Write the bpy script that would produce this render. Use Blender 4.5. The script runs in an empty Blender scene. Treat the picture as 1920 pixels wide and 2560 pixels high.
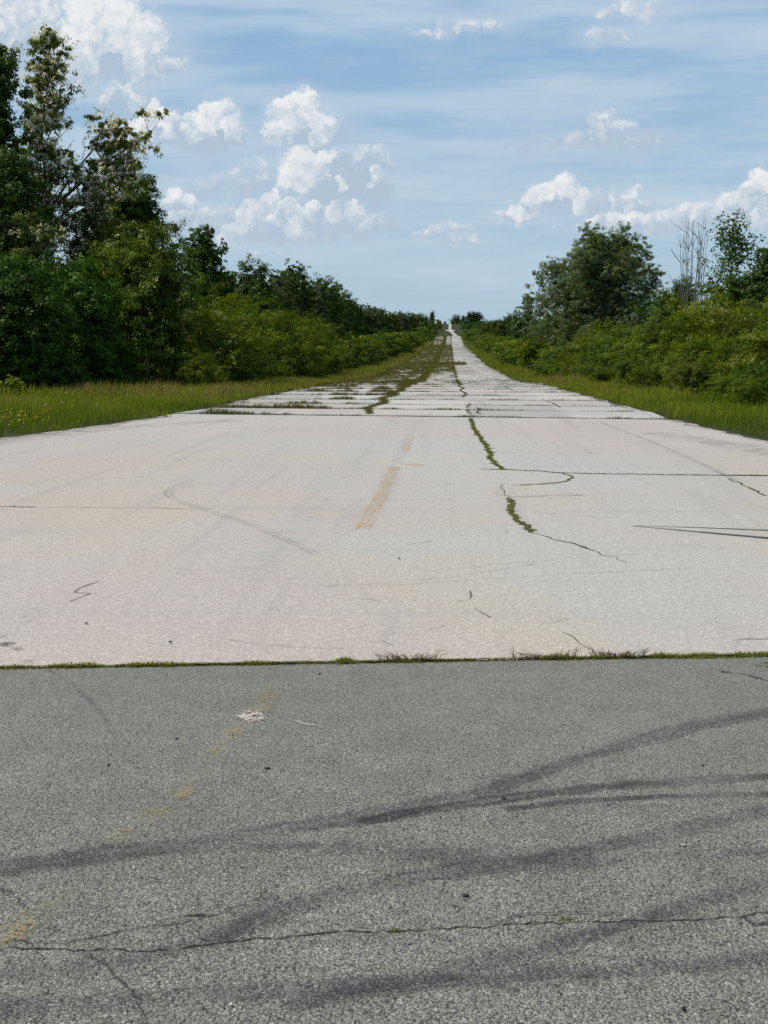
import bpy, math, random
import numpy as np
from mathutils import Vector, Matrix

random.seed(7)
R_ = np.random.default_rng(11)
scene = bpy.context.scene
COL = scene.collection

# ------------------------------------------------------------------ camera
H_EYE = 1.65
F = 3000.0                       # focal length in photo pixels (photo 1920 x 2560)
K = 1920.0 / 1659.0              # survey sheet units -> photo pixels
PITCH = math.atan(410.0 / F)
YAW = math.atan(164.0 * math.cos(PITCH) / F)
cam_data = bpy.data.cameras.new("camera")
cam = bpy.data.objects.new("camera", cam_data)
COL.objects.link(cam)
cam.location = (0, 0, H_EYE)
cam.rotation_euler = (math.radians(90) - PITCH, 0, YAW)
cam_data.sensor_fit = 'VERTICAL'
cam_data.sensor_height = 36.0
cam_data.lens = 36.0 * F / 2560.0
cam_data.clip_start = 0.1
cam_data.clip_end = 20000
scene.camera = cam
RM = cam.rotation_euler.to_matrix()


def ray(u, v):
    """direction in the world of a surveyed photo point (sheet units)"""
    d = RM @ Vector(((u * K - 960) / F, (1280 - v * K) / F, -1))
    return d


def G(u, v):
    """flat-ground point seen at sheet position u, v"""
    d = ray(u, v)
    t = -H_EYE / d.z
    return (d.x * t, d.y * t)


def SP(u, v, X):
    """distance and height of a point of the vertical plane x = X"""
    d = ray(u, v)
    dh = ray(u, 870 / K)
    Y = X * dh.y / dh.x
    return Y, H_EYE + Y * d.z / d.y


# ------------------------------------------------------------------ terrain
PY = [-200, 0, 30, 60, 97, 161, 211, 283, 360, 428, 500, 577, 640, 800, 1100, 1500, 2000, 2400, 3000, 6500]
PZ = [0, 0, 0, -.22, -.75, -.65, -.1, .9, 1.8, 2.9, 4.9, 7.3, 6.7, 6.2, 12.2, 22.6, 36, 48.3, 50, 40]
PY = np.array(PY, float); PZ = np.array(PZ, float)
_m = np.zeros_like(PY)
_s = np.diff(PZ) / np.diff(PY)
_m[1:-1] = np.where(_s[:-1] * _s[1:] > 0, 2 * _s[:-1] * _s[1:] / (_s[:-1] + _s[1:] + 1e-12), 0)


def hz(Y):
    Y = np.clip(np.asarray(Y, float), PY[0], PY[-1])
    i = np.clip(np.searchsorted(PY, Y) - 1, 0, len(PY) - 2)
    h = PY[i + 1] - PY[i]
    t = (Y - PY[i]) / h
    return ((1 + 2 * t) * (1 - t) ** 2 * PZ[i] + t * (1 - t) ** 2 * h * _m[i]
            + t * t * (3 - 2 * t) * PZ[i + 1] + t * t * (t - 1) * h * _m[i + 1])


def terr(X, Y):
    X = np.asarray(X, float); Y = np.asarray(Y, float)
    far = np.clip((np.abs(X) - 14) / 60, 0, 1)
    w = np.sin(X * .011 + Y * .004) * 1.2 + np.sin(X * .031 - Y * .017 + 2) * .5
    return hz(Y) + far * w


LE_Y = [-60, 5, 12, 16, 20, 22, 25, 29, 40, 60, 80, 100, 200, 600]
LE_X = [-14, -12, -10.4, -9.4, -8.7, -8.2, -7.5, -6.9, -6.65, -6.4, -5.9, -5.9, -6.1, -6.3]
RE_Y = [-60, 5, 12, 16, 21.5, 27, 35, 60, 600]
RE_X = [11, 9.5, 7.8, 6.6, 5.8, 5.3, 5.0, 4.9, 5.0]
le = lambda y: np.interp(y, LE_Y, LE_X)
re_ = lambda y: np.interp(y, RE_Y, RE_X)


# ------------------------------------------------------------------ helpers
def link(o, parent=None):
    COL.objects.link(o)
    if parent is not None:
        o.parent = parent
    return o


def tag(o, label=None, cat=None, group=None, kind=None):
    if label: o['label'] = label
    if cat: o['category'] = cat
    if group: o['group'] = group
    if kind: o['kind'] = kind
    return o


def np_mesh(name, V, Fc, mat, attrs=None, uv=None, smooth=False):
    """V (n,3), Fc (m,k) uniform polygon size"""
    V = np.ascontiguousarray(V, np.float32); Fc = np.ascontiguousarray(Fc, np.int32)
    me = bpy.data.meshes.new(name)
    n, (m, k) = len(V), Fc.shape
    me.vertices.add(n); me.vertices.foreach_set('co', V.ravel())
    me.loops.add(m * k); me.loops.foreach_set('vertex_index', Fc.ravel())
    me.polygons.add(m)
    me.polygons.foreach_set('loop_start', np.arange(0, m * k, k, dtype=np.int32))
    me.polygons.foreach_set('loop_total', np.full(m, k, np.int32))
    if smooth:
        me.polygons.foreach_set('use_smooth', np.ones(m, bool))
    me.update(calc_edges=True)
    for an, av in (attrs or {}).items():
        a = me.attributes.new(an, 'FLOAT', 'POINT')
        a.data.foreach_set('value', np.ascontiguousarray(av, np.float32))
    if uv is not None:
        l = me.uv_layers.new(name='UVMap')
        l.data.foreach_set('uv', np.ascontiguousarray(uv[Fc.ravel()], np.float32).ravel())
    me.materials.append(mat)
    me.validate()
    return me


def mobj(name, me, parent=None):
    return link(bpy.data.objects.new(name, me), parent)


class NT:
    """small helper to write node trees"""
    def __init__(s, tree): s.t = tree; s.l = tree.links
    def n(s, typ, **kw):
        nd = s.t.nodes.new(typ)
        ins = kw.pop('ins', {})
        for k, v in kw.items(): setattr(nd, k, v)
        for k, v in ins.items():
            if isinstance(v, bpy.types.NodeSocket): s.l.new(v, nd.inputs[k])
            elif v is not None: nd.inputs[k].default_value = v
        return nd
    def m(s, op, a, b=None, c=None, clamp=False):
        nd = s.n('ShaderNodeMath', operation=op, use_clamp=clamp)
        for i, v in enumerate((a, b, c)):
            if v is None: continue
            if isinstance(v, bpy.types.NodeSocket): s.l.new(v, nd.inputs[i])
            else: nd.inputs[i].default_value = v
        return nd.outputs[0]
    def vm(s, op, a, b=None, out=0, scale=None):
        nd = s.n('ShaderNodeVectorMath', operation=op)
        for i, v in enumerate((a, b)):
            if v is None: continue
            if isinstance(v, bpy.types.NodeSocket): s.l.new(v, nd.inputs[i])
            else: nd.inputs[i].default_value = v
        if scale is not None:
            nd.inputs['Scale'].default_value = scale
        return nd.outputs[out]
    def mix(s, f, a, b, blend='MIX', clamp=False):
        nd = s.n('ShaderNodeMix', data_type='RGBA', blend_type=blend, clamp_result=clamp)
        for k, v in ((0, f), (6, a), (7, b)):
            if isinstance(v, bpy.types.NodeSocket): s.l.new(v, nd.inputs[k])
            elif k == 0: nd.inputs[0].default_value = v
            else: nd.inputs[k].default_value = (*v, 1) if len(v) == 3 else v
        return nd.outputs[2]
    def ramp(s, f, a, b, lo=0.0, hi=1.0, smooth=True):
        nd = s.n('ShaderNodeMapRange', interpolation_type='SMOOTHSTEP' if smooth else 'LINEAR', clamp=True)
        s.l.new(f, nd.inputs[0])
        for i, v in zip((1, 2, 3, 4), (a, b, lo, hi)): nd.inputs[i].default_value = v
        return nd.outputs[0]
    def noise(s, vec, scale, detail=3, rough=.55, out=0, dist=0.0):
        nd = s.n('ShaderNodeTexNoise', ins={'Scale': scale, 'Detail': detail, 'Roughness': rough, 'Distortion': dist})
        if vec is not None: s.l.new(vec, nd.inputs['Vector'])
        return nd.outputs[out]
    def vor(s, vec, scale, feature='F1', out='Distance', rnd=1.0):
        nd = s.n('ShaderNodeTexVoronoi', feature=feature, ins={'Scale': scale, 'Randomness': rnd})
        if vec is not None: s.l.new(vec, nd.inputs['Vector'])
        return nd.outputs[out]
    def geo(s): return s.n('ShaderNodeNewGeometry').outputs['Position']
    def scl(s, vec, v): return s.vm('MULTIPLY', vec, v)


def new_mat(name):
    m = bpy.data.materials.new(name); m.use_nodes = True
    m.node_tree.nodes.clear()
    t = NT(m.node_tree)
    out = t.n('ShaderNodeOutputMaterial')
    return m, t, out


def principled(t, out, col, rough, bump=None, bdist=.01, bstr=1.0, spec=.35, alpha=None):
    p = t.n('ShaderNodeBsdfPrincipled')
    if isinstance(col, bpy.types.NodeSocket): t.l.new(col, p.inputs['Base Color'])
    else: p.inputs['Base Color'].default_value = (*col, 1)
    if isinstance(rough, bpy.types.NodeSocket): t.l.new(rough, p.inputs['Roughness'])
    else: p.inputs['Roughness'].default_value = rough
    p.inputs['Specular IOR Level'].default_value = spec
    if bump is not None:
        b = t.n('ShaderNodeBump', ins={'Strength': bstr, 'Distance': bdist, 'Height': bump})
        t.l.new(b.outputs[0], p.inputs['Normal'])
    if alpha is not None:
        t.l.new(alpha, p.inputs['Alpha'])
    t.l.new(p.outputs[0], out.inputs[0])
    return p


# ------------------------------------------------------------------ materials
def mat_asphalt():
    m, t, out = new_mat('weathered_asphalt')
    P = t.geo()
    w = t.noise(P, 40, 3, out=1)
    Pw = t.vm('ADD', P, t.vm('MULTIPLY', t.vm('SUBTRACT', w, (.5, .5, .5)), (.012, .012, .012)))
    v1 = t.n('ShaderNodeTexVoronoi', ins={'Scale': 140.0}); t.l.new(Pw, v1.inputs['Vector'])
    v2 = t.n('ShaderNodeTexVoronoi', ins={'Scale': 72.0}); t.l.new(Pw, v2.inputs['Vector'])
    c1 = t.n('ShaderNodeSeparateColor'); t.l.new(v1.outputs['Color'], c1.inputs[0])
    c2 = t.n('ShaderNodeSeparateColor'); t.l.new(v2.outputs['Color'], c2.inputs[0])
    fine = t.noise(P, 300, 2)
    big = t.noise(P, .55, 4)
    mid = t.noise(P, 4, 5, .65)
    grav = t.noise(P, 42, 4, .75)
    base = t.mix(t.ramp(c1.outputs[0], 0, 1, 0, 1, False), (.175, .179, .148), (.375, .375, .318))
    base = t.mix(t.m('MULTIPLY', t.ramp(v1.outputs['Distance'], .35, .8), .75), base, (.045, .047, .045))
    # pits between stones
    base = t.mix(t.ramp(grav, .55, .67, 0, .88), base, (.030, .031, .030))
    # pale stones showing
    pale = t.m('MULTIPLY', t.ramp(c2.outputs[1], .915, .94), t.ramp(v2.outputs['Distance'], .50, .30))
    base = t.mix(pale, base, (.42, .41, .38))
    pale2 = t.m('MULTIPLY', t.ramp(c1.outputs[2], .93, .95), t.ramp(v1.outputs['Distance'], .6, .35))
    base = t.mix(pale2, base, (.34, .34, .33))
    k = t.m('ADD', t.m('MULTIPLY', big, .35), t.m('MULTIPLY', mid, .80))
    k = t.m('ADD', k, .46)
    base = t.mix(1.0, base, t.n('ShaderNodeCombineColor', ins={0: k, 1: k, 2: k}).outputs[0], 'MULTIPLY')
    # dusty top
    sy = t.n('ShaderNodeSeparateXYZ'); t.l.new(P, sy.inputs[0])
    dust = t.ramp(sy.outputs[1], 3.2, 6.0, 0, .35)
    base = t.mix(dust, base, (.235, .235, .205))
    hgt = t.m('ADD', t.m('MULTIPLY', v1.outputs['Distance'], -.6), t.m('MULTIPLY', fine, .35))
    hgt = t.m('ADD', hgt, t.m('MULTIPLY', grav, -1.3))
    hgt = t.m('ADD', hgt, t.m('MULTIPLY', t.ramp(v2.outputs['Distance'], .3, .6), -.4))
    principled(t, out, base, .8, hgt, .008, .9, .3)
    return m


def mat_concrete(name, tint=(1, 1, 1), slabs=False):
    m, t, out = new_mat(name)
    P = t.geo()
    sp = t.n('ShaderNodeSeparateXYZ'); t.l.new(P, sp.inputs[0])
    big = t.noise(t.scl(P, (1, .45, 1)), .22, 5, .6)
    big2 = t.noise(P, .09, 3)
    yel = t.noise(t.scl(P, (1, .6, 1)), .35, 4)
    fine = t.noise(P, 55, 3, .7)
    gr = t.vor(P, 95, out='Distance'); pit = t.noise(P, 21, 4, .75)
    vc = t.n('ShaderNodeTexVoronoi', ins={'Scale': 80.0}); t.l.new(P, vc.inputs['Vector'])
    cc = t.n('ShaderNodeSeparateColor'); t.l.new(vc.outputs['Color'], cc.inputs[0])
    base = t.mix(t.ramp(big, .35, .65), (.49, .425, .385), (.53, .485, .445))
    base = t.mix(t.ramp(big2, .42, .60, 0, .9), base, (.475, .49, .455))
    base = t.mix(t.m('MULTIPLY', t.ramp(yel, .45, .62, 0, .5), t.ramp(sp.outputs[1], 24, 12)), base, (.52, .455, .33))
    base = t.mix(t.ramp(cc.outputs[0], .0, 1, 0, .45, False), base, (.30, .265, .24))
    base = t.mix(t.ramp(cc.outputs[1], .80, .95, 0, .75), base, (.66, .62, .57))
    base = t.mix(t.ramp(fine, .54, .70, 0, .65), base, (.22, .19, .17))
    # streaks and stains running along
    st = t.noise(t.scl(P, (3.2, .12, 1)), 1.0, 5, .6)
    base = t.mix(t.ramp(st, .50, .75, 0, .42), base, (.33, .31, .30))
    st2 = t.noise(t.scl(P, (.25, 1.6, 1)), .8, 5, .65)
    base = t.mix(t.ramp(st2, .52, .72, 0, .42), base, (.36, .35, .33))
    # weathered darker rim near the far left of the apron
    spots = t.vor(P, 4.5, out='Distance')
    base = t.mix(t.ramp(spots, .075, .045, 0, .55), base, (.12, .11, .10))
    if slabs:
        iy = t.m('FLOOR', t.m('DIVIDE', t.m('SUBTRACT', sp.outputs[1], 29.9), 4.55))
        ix = t.m('FLOOR', t.m('DIVIDE', t.m('ADD', sp.outputs[0], 2.0), 2.45))
        wn = t.n('ShaderNodeTexWhiteNoise', noise_dimensions='2D')
        cv = t.n('ShaderNodeCombineXYZ', ins={0: iy, 1: ix}); t.l.new(cv.outputs[0], wn.inputs['Vector'])
        kk = t.ramp(wn.outputs[0], 0, 1, .80, 1.10, False)
        base = t.mix(1.0, base, t.n('ShaderNodeCombineColor', ins={0: kk, 1: kk, 2: kk}).outputs[0], 'MULTIPLY')
        base = t.mix(1.0, base, (1.02, 1.04, 1.03), 'MULTIPLY')
    base = t.mix(t.ramp(pit, .60, .72, 0, .6), base, (.17, .15, .135))
    h = t.m('ADD', t.m('MULTIPLY', gr, -.5), t.m('MULTIPLY', fine, -1.0))
    principled(t, out, base, .85, h, .004, .75, .3)
    return m


def mat_ground():
    m, t, out = new_mat('grassy_ground')
    P = t.geo()
    a = t.noise(P, .6, 5); b = t.noise(P, 7, 4, .7); c = t.noise(P, .03, 4)
    col = t.mix(t.ramp(a, .35, .65), (.030, .042, .012), (.055, .062, .020))
    col = t.mix(t.ramp(b, .45, .7, 0, .7), col, (.018, .022, .009))
    col = t.mix(t.ramp(c, .5, .65, 0, .4), col, (.075, .070, .030))
    principled(t, out, col, .95, b, .05, .8, .1)
    return m


def mat_leaf(name, dark, light, trans=.35, gloss=.015, sat_var=.1):
    m, t, out = new_mat(name)
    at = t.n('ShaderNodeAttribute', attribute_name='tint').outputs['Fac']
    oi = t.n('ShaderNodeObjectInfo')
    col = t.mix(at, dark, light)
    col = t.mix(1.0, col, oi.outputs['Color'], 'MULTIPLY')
    P = t.geo()
    nz = t.noise(P, .35, 3)
    kk = t.ramp(nz, .3, .7, .78, 1.22, False)
    col = t.mix(1.0, col, t.n('ShaderNodeCombineColor', ins={0: kk, 1: kk, 2: kk}).outputs[0], 'MULTIPLY')
    d = t.n('ShaderNodeBsdfDiffuse'); t.l.new(col, d.inputs[0])
    tr = t.n('ShaderNodeBsdfTranslucent')
    t.l.new(t.mix(1.0, col, (1.35, 1.25, .55), 'MULTIPLY'), tr.inputs[0])
    mx = t.n('ShaderNodeMixShader', ins={0: trans}); t.l.new(d.outputs[0], mx.inputs[1]); t.l.new(tr.outputs[0], mx.inputs[2])
    g = t.n('ShaderNodeBsdfGlossy', ins={'Roughness': .5, 'Color': (1, 1, 1, 1)})
    m2 = t.n('ShaderNodeMixShader', ins={0: gloss}); t.l.new(mx.outputs[0], m2.inputs[1]); t.l.new(g.outputs[0], m2.inputs[2])
    t.l.new(m2.outputs[0], out.inputs[0])
    return m


def mat_bark(name, a, b):
    m, t, out = new_mat(name)
    P = t.geo()
    n = t.noise(t.scl(P, (9, 9, 2)), 2, 5, .7)
    principled(t, out, t.mix(t.ramp(n, .35, .65), a, b), .9, n, .03, .8, .15)
    return m


def mat_grass(name, stops):
    m, t, out = new_mat(name)
    at = t.n('ShaderNodeAttribute', attribute_name='tint').outputs['Fac']
    hh = t.n('ShaderNodeAttribute', attribute_name='tip').outputs['Fac']
    cr = t.n('ShaderNodeValToRGB'); t.l.new(at, cr.inputs[0])
    e = cr.color_ramp.elements
    while len(e) > 1: e.remove(e[-1])
    e[0].position = stops[0][0]; e[0].color = (*stops[0][1], 1)
    for p, c in stops[1:]:
        k = e.new(p); k.color = (*c, 1)
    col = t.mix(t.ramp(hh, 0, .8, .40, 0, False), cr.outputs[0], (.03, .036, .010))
    d = t.n('ShaderNodeBsdfDiffuse'); t.l.new(col, d.inputs[0])
    tr = t.n('ShaderNodeBsdfTranslucent'); t.l.new(t.mix(1.0, col, (1.3, 1.2, .6), 'MULTIPLY'), tr.inputs[0])
    mx = t.n('ShaderNodeMixShader', ins={0: .3}); t.l.new(d.outputs[0], mx.inputs[1]); t.l.new(tr.outputs[0], mx.inputs[2])
    t.l.new(mx.outputs[0], out.inputs[0])
    return m


def mat_decal(name, col, strength=.7, nscale=14, lo=.35, hi=.65, soft=True, col2=None, edge=.5, stretch=(1, 1, 1)):
    """thin stain on the paving; uv.y runs across the strip, uv.x (0..1) along it"""
    m, t, out = new_mat(name)
    P = t.scl(t.geo(), stretch)
    uv = t.n('ShaderNodeUVMap'); s = t.n('ShaderNodeSeparateXYZ'); t.l.new(uv.outputs[0], s.inputs[0])
    across = t.m('ABSOLUTE', t.m('SUBTRACT', t.m('MULTIPLY', s.outputs[1], 2), 1))
    along = t.m('ABSOLUTE', t.m('SUBTRACT', t.m('MULTIPLY', s.outputs[0], 2), 1))
    n = t.noise(P, nscale, 5, .7)
    big = t.noise(P, 1.7, 3)
    if soft == 'blob':
        rd = t.m('SQRT', t.m('ADD', t.m('POWER', across, 2.0), t.m('POWER', along, 2.0)))
        rd = t.m('ADD', rd, t.m('MULTIPLY', t.m('SUBTRACT', t.noise(P, 9, 3), .5), 1.3))
        k_ = t.ramp(rd, 1.0, .15)
        a = t.m('MULTIPLY', t.ramp(t.m('ADD', t.m('MULTIPLY', n, .9), t.m('MULTIPLY', k_, .25)), lo + .17, hi + .17), strength)
        a = t.m('MULTIPLY', a, t.ramp(k_, .0, .3))
    elif soft:
        a = t.m('MULTIPLY', t.ramp(across, 1.0, 1 - edge), t.ramp(along, 1.0, .93))
        sv = t.n('ShaderNodeCombineXYZ', ins={0: t.m('MULTIPLY', s.outputs[0], 3.5), 1: t.m('MULTIPLY', s.outputs[1], 6.0)}).outputs[0]
        nn = t.m('MULTIPLY', t.ramp(n, lo, hi), t.ramp(t.noise(sv, 1.0, 3, .6), .36, .58, .35, 1))
        a = t.m('MULTIPLY', a, nn)
        a = t.m('MULTIPLY', a, t.ramp(big, .3, .6, .45 if strength < 1 else .9, 1))
        a = t.m('MULTIPLY', a, strength)
    else:
        e = t.m('ADD', across, t.m('MULTIPLY', t.m('SUBTRACT', n, .5), 1.6))
        a = t.m('MULTIPLY', t.ramp(e, .75, .55), strength)
        a = t.m('MULTIPLY', a, t.ramp(along, 1.0, .9))
    c = col if col2 is None else t.mix(t.ramp(t.noise(P, nscale * 3, 2), .4, .6), col, col2)
    p = principled(t, out, c, .85, None, spec=.2, alpha=a)
    return m


def mat_flat(name, col, rough=.8, var=.3, scale=30):
    m, t, out = new_mat(name)
    n = t.noise(t.geo(), scale, 4)
    principled(t, out, t.mix(t.ramp(n, .3, .7), tuple(c * (1 - var) for c in col), tuple(c * (1 + var) for c in col)), rough, n, .003, .6, .25)
    return m


M_ASPH = mat_asphalt()
M_APRON = mat_concrete('pale_apron_concrete')
M_SLAB = mat_concrete('pale_slab_concrete', slabs=True)
M_GROUND = mat_ground()
M_BARK = mat_bark('grey_brown_bark', (.035, .028, .02), (.11, .09, .07))
M_DEAD = mat_bark('bleached_dead_wood', (.12, .10, .085), (.24, .21, .18))
M_LEAF = mat_leaf('broad_leaf', (.028, .070, .006), (.145, .240, .028))
M_ROB = mat_leaf('locust_leaf', (.038, .070, .006), (.200, .240, .035))
M_WILLOW = mat_leaf('grey_green_leaf', (.050, .082, .030), (.185, .240, .100), gloss=.02)
M_SHRUB = mat_leaf('shrub_leaf', (.040, .078, .003), (.215, .285, .016))
M_BLOSSOM = mat_leaf('cream_blossom', (.40, .38, .26), (.75, .72, .56), gloss=.02)
M_GRASS = mat_grass('verge_grass', [(0, (.072, .125, .012)), (.4, (.195, .265, .022)), (.65, (.32, .33, .045)), (.85, (.34, .25, .09)), (1, (.38, .28, .14))])
M_MOSS = mat_grass('joint_moss', [(0, (.09, .11, .014)), (.5, (.22, .25, .03)), (1, (.34, .32, .07))])
M_DRY = mat_grass('dry_tuft_grass', [(0, (.07, .065, .025)), (.5, (.15, .12, .05)), (1, (.26, .19, .11))])
M_YFLOWER = mat_flat('yellow_petal', (.65, .50, .03))
M_WFLOWER = mat_flat('white_petal', (.6, .6, .52))
M_JGRASS = mat_grass('joint_grass', [(0, (.045, .065, .014)), (.4, (.095, .115, .025)), (.7, (.16, .15, .045)), (1, (.24, .18, .09))])
M_JOINT = mat_decal('joint_dirt', (.030, .032, .018), .97, 5, soft=False)
M_CRACK = mat_decal('crack_shadow', (.030, .029, .026), .85, 70, soft=False)
M_FCRACK = mat_decal('faint_crack', (.05, .046, .04), .6, 60, soft=False)
M_MOSSBED = mat_decal('moss_bed', (.075, .07, .028), 1.0, 10, soft=False, col2=(.13, .125, .05))
M_TYRE = mat_decal('rubber_mark', (.060, .058, .068), .68, 95, .36, .62, edge=.7)
M_TYRED = mat_decal('sharp_rubber_mark', (.050, .049, .058), .86, 95, .30, .60, edge=.5)
M_TYREF = mat_decal('faint_rubber_mark', (.060, .060, .068), .45, 70, .3, .65, edge=.95)
M_SKID = mat_decal('dark_skid', (.045, .05, .045), 1.0, 30, .05, .25, edge=.25)
M_TRACK = mat_decal('thin_track', (.17, .16, .16), .27, 30, .3, .55)
M_ORANGE = mat_decal('worn_orange_paint', (.60, .38, .13), .80, 26, .40, .62, col2=(.60, .46, .26), stretch=(.5, 1, 1), edge=.6)
M_SMEAR = mat_decal('paint_smear', (.40, .36, .22), .42, 60, .38, .68, edge=.95)
M_OCHRE = mat_decal('worn_ochre_paint', (.50, .35, .15), .62, 85, .46, .62, soft='blob', col2=(.40, .31, .17))
M_OCHREF = mat_decal('faded_ochre_paint', (.38, .29, .12), .5, 85, .46, .64, soft='blob')
M_WHITE = mat_decal('worn_white_paint', (.58, .52, .45), .88, 60, .47, .55, soft='blob')
M_PALEL = mat_decal('ghost_white_line', (.62, .60, .57), .7, 12, .3, .6, edge=.5)
M_STAIN = mat_decal('brown_stain', (.14, .115, .09), .7, 16, .44, .56, soft='blob', stretch=(.6, 2.2, 1))
M_EDGE = mat_decal('edge_dirt', (.10, .09, .065), .75, 3.5, .35, .6, edge=.9)
M_PEBBLE = mat_flat('dark_pebble', (.03, .03, .035), .7)
M_PALEPEB = mat_flat('pale_pebble', (.45, .43, .39), .8)

# ------------------------------------------------------------------ ground, paving
YG = np.concatenate([np.arange(-60, 30, 3.0), np.arange(30, 140, 2.5), np.arange(140, 700, 6), np.arange(700, 2600, 25), np.arange(2600, 6501, 300)])
XG = np.concatenate([-np.geomspace(16, 5000, 34)[::-1], np.linspace(-15, 13, 15), np.geomspace(14, 5000, 34)])
gx, gy = np.meshgrid(XG, YG)
gz = terr(gx, gy) - .05
nx = len(XG)
V = np.stack([gx.ravel(), gy.ravel(), gz.ravel()], 1)
ii = (np.arange(len(YG) - 1)[:, None] * nx + np.arange(nx - 1)[None, :]).ravel()
Fq = np.stack([ii, ii + 1, ii + nx + 1, ii + nx], 1)
ground = mobj('ground', np_mesh('ground', V, Fq, M_GROUND, smooth=True))
tag(ground, 'grassy open land rolling away on both sides of the old runway', kind='structure')


def slab_mesh(name, ys, xl, xr, mat, dz, cols=9, thick=.16):
    """paving sheet that follows the land, with real side faces"""
    rows = []
    for y, a, b in zip(ys, xl, xr):
        xs = np.linspace(a, b, cols)
        yy = np.full(cols, y) if np.isscalar(y) or np.ndim(y) == 0 else y
        rows.append(np.stack([xs, yy, hz(yy) + dz], 1))
    top = np.concatenate(rows)
    n = len(ys)
    F1 = []
    for i in range(n - 1):
        for j in range(cols - 1):
            a = i * cols + j
            F1.append((a, a + 1, a + cols + 1, a + cols))
    border = [j for j in range(cols)] + [i * cols + cols - 1 for i in range(1, n)] + \
             [(n - 1) * cols + j for j in range(cols - 2, -1, -1)] + [i * cols for i in range(n - 2, 0, -1)]
    low = top[border] - np.array([0, 0, thick])
    o = len(top); nb = len(border)
    for k in range(nb):
        k2 = (k + 1) % nb
        F1.append((border[k2], border[k], o + k, o + k2))
    return np_mesh(name, np.concatenate([top, low]), np.array(F1), mat)


# seam between the dark asphalt and the pale apron, surveyed at both ends
sA, sB = G(0, 1449), G(1659, 1421)
SEAM_M = (sB[1] - sA[1]) / (sB[0] - sA[0]); SEAM_C = sA[1] - SEAM_M * sA[0]
seam = lambda x: SEAM_M * x + SEAM_C
jA, jB = G(500, 895.5), G(1470, 907)
J_M = (jB[1] - jA[1]) / (jB[0] - jA[0]); J_C = jA[1] - J_M * jA[0]
joint0 = lambda x: J_M * x + J_C

# asphalt: from behind the viewer up to the seam
cols = 1201
rows = []
for f in np.linspace(0, 1, 12):
    xs = np.linspace(-30, 30, cols)
    y = -40 + (seam(xs) + 40) * f
    rows.append(np.stack([xs, y, np.full(cols, .012)], 1))
V = np.concatenate(rows)
ii = (np.arange(11)[:, None] * cols + np.arange(cols - 1)[None, :]).ravel()
V = V.reshape(12, cols, 3); V[-1, :, 1] += R_.normal(0, .009, cols) + .012 * np.sin(V[-1, :, 0] * 5.3) * np.sin(V[-1, :, 0] * 2.1); V = V.reshape(-1, 3)
asphalt = mobj('asphalt_road', np_mesh('asphalt_road', V, np.stack([ii, ii + 1, ii + cols + 1, ii + cols], 1), M_ASPH))
tag(asphalt, 'dark grey worn asphalt across the foreground with tyre marks and cracks', kind='structure')

# apron with the ragged edges of the verge
ys = np.concatenate([np.linspace(0, 1, 60)])
rows = []
cols = 21
rr = np.random.default_rng(3)
for f in ys:
    yc = 6.3 + f * (29.8 - 6.3)
    a = le(yc) + rr.normal(0, .05); b = re_(yc) + rr.normal(0, .05)
    if f < .02: a, b = -14, 12
    xs = np.linspace(a, b, cols)
    y = seam(xs) + .02 + (joint0(xs) - seam(xs) - .05) * f
    rows.append(np.stack([xs, y, np.full(cols, .006)], 1))
V = np.concatenate(rows)
ii = (np.arange(len(ys) - 1)[:, None] * cols + np.arange(cols - 1)[None, :]).ravel()
apron = mobj('concrete_apron', np_mesh('concrete_apron', V, np.stack([ii, ii + 1, ii + cols + 1, ii + cols], 1), M_APRON))
tag(apron, 'pale pinkish concrete apron with long cracks and worn orange dashes', kind='structure')

yr = np.concatenate([np.arange(0, 110, 1.25), np.arange(110, 560, 6)]) + 30
rows = []
cols = 11
for i, y in enumerate(yr):
    a = le(y) + rr.normal(0, .12); b = re_(y) + rr.normal(0, .12)
    xs = np.linspace(a, b, cols)
    yy = np.full(cols, y) if i else joint0(xs) + .02
    rows.append(np.stack([xs, yy, hz(yy) + .012], 1))
V = np.concatenate(rows)
ii = (np.arange(len(yr) - 1)[:, None] * cols + np.arange(cols - 1)[None, :]).ravel()
runway = mobj('concrete_runway', np_mesh('concrete_runway', V, np.stack([ii, ii + 1, ii + cols + 1, ii + cols], 1), M_SLAB))
tag(runway, 'old slab concrete runway running straight to the crest with weedy joints', kind='structure')

# the lane beyond the crest: bends, a lay-by, then straight up the far rise
yl = np.concatenate([np.arange(590, 1500, 20), np.arange(1500, 2480, 15)])
cx = np.interp(yl, [590, 900, 1150, 1250, 1460, 1520, 2500], [3.8, 4.6, 5.2, 4.2, .9, .4, .4])
wl = np.interp(yl, [590, 1400, 1440, 1500, 1560, 1600, 2500], [2.2, 2.0, 3.0, 6.2, 5.6, 2.0, 2.6])
rows = [np.stack([np.array([c - w, c + w]), [y, y], hz([y, y]) + .25], 1) for y, c, w in zip(yl, cx, wl)]
V = np.concatenate(rows); ii = np.arange(len(yl) - 1) * 2
lane = mobj('far_lane', np_mesh('far_lane', V, np.stack([ii, ii + 1, ii + 3, ii + 2], 1), M_SLAB))
tag(lane, 'narrow pale lane climbing the far rise beyond the crest', kind='structure')


# ------------------------------------------------------------------ decals on the paving
_dz = [0]


def densify(pts, step, jit, rng):
    pts = [np.array(p, float) for p in pts]
    out = [pts[0]]
    for a, b in zip(pts[:-1], pts[1:]):
        L = np.linalg.norm(b - a); n = max(1, int(L / step))
        for k in range(1, n + 1):
            out.append(a + (b - a) * k / n)
    out = np.array(out)
    if jit > 0 and len(out) > 2:
        out[1:-1] += rng.normal(0, jit, (len(out) - 2, 2))
    return out


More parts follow.
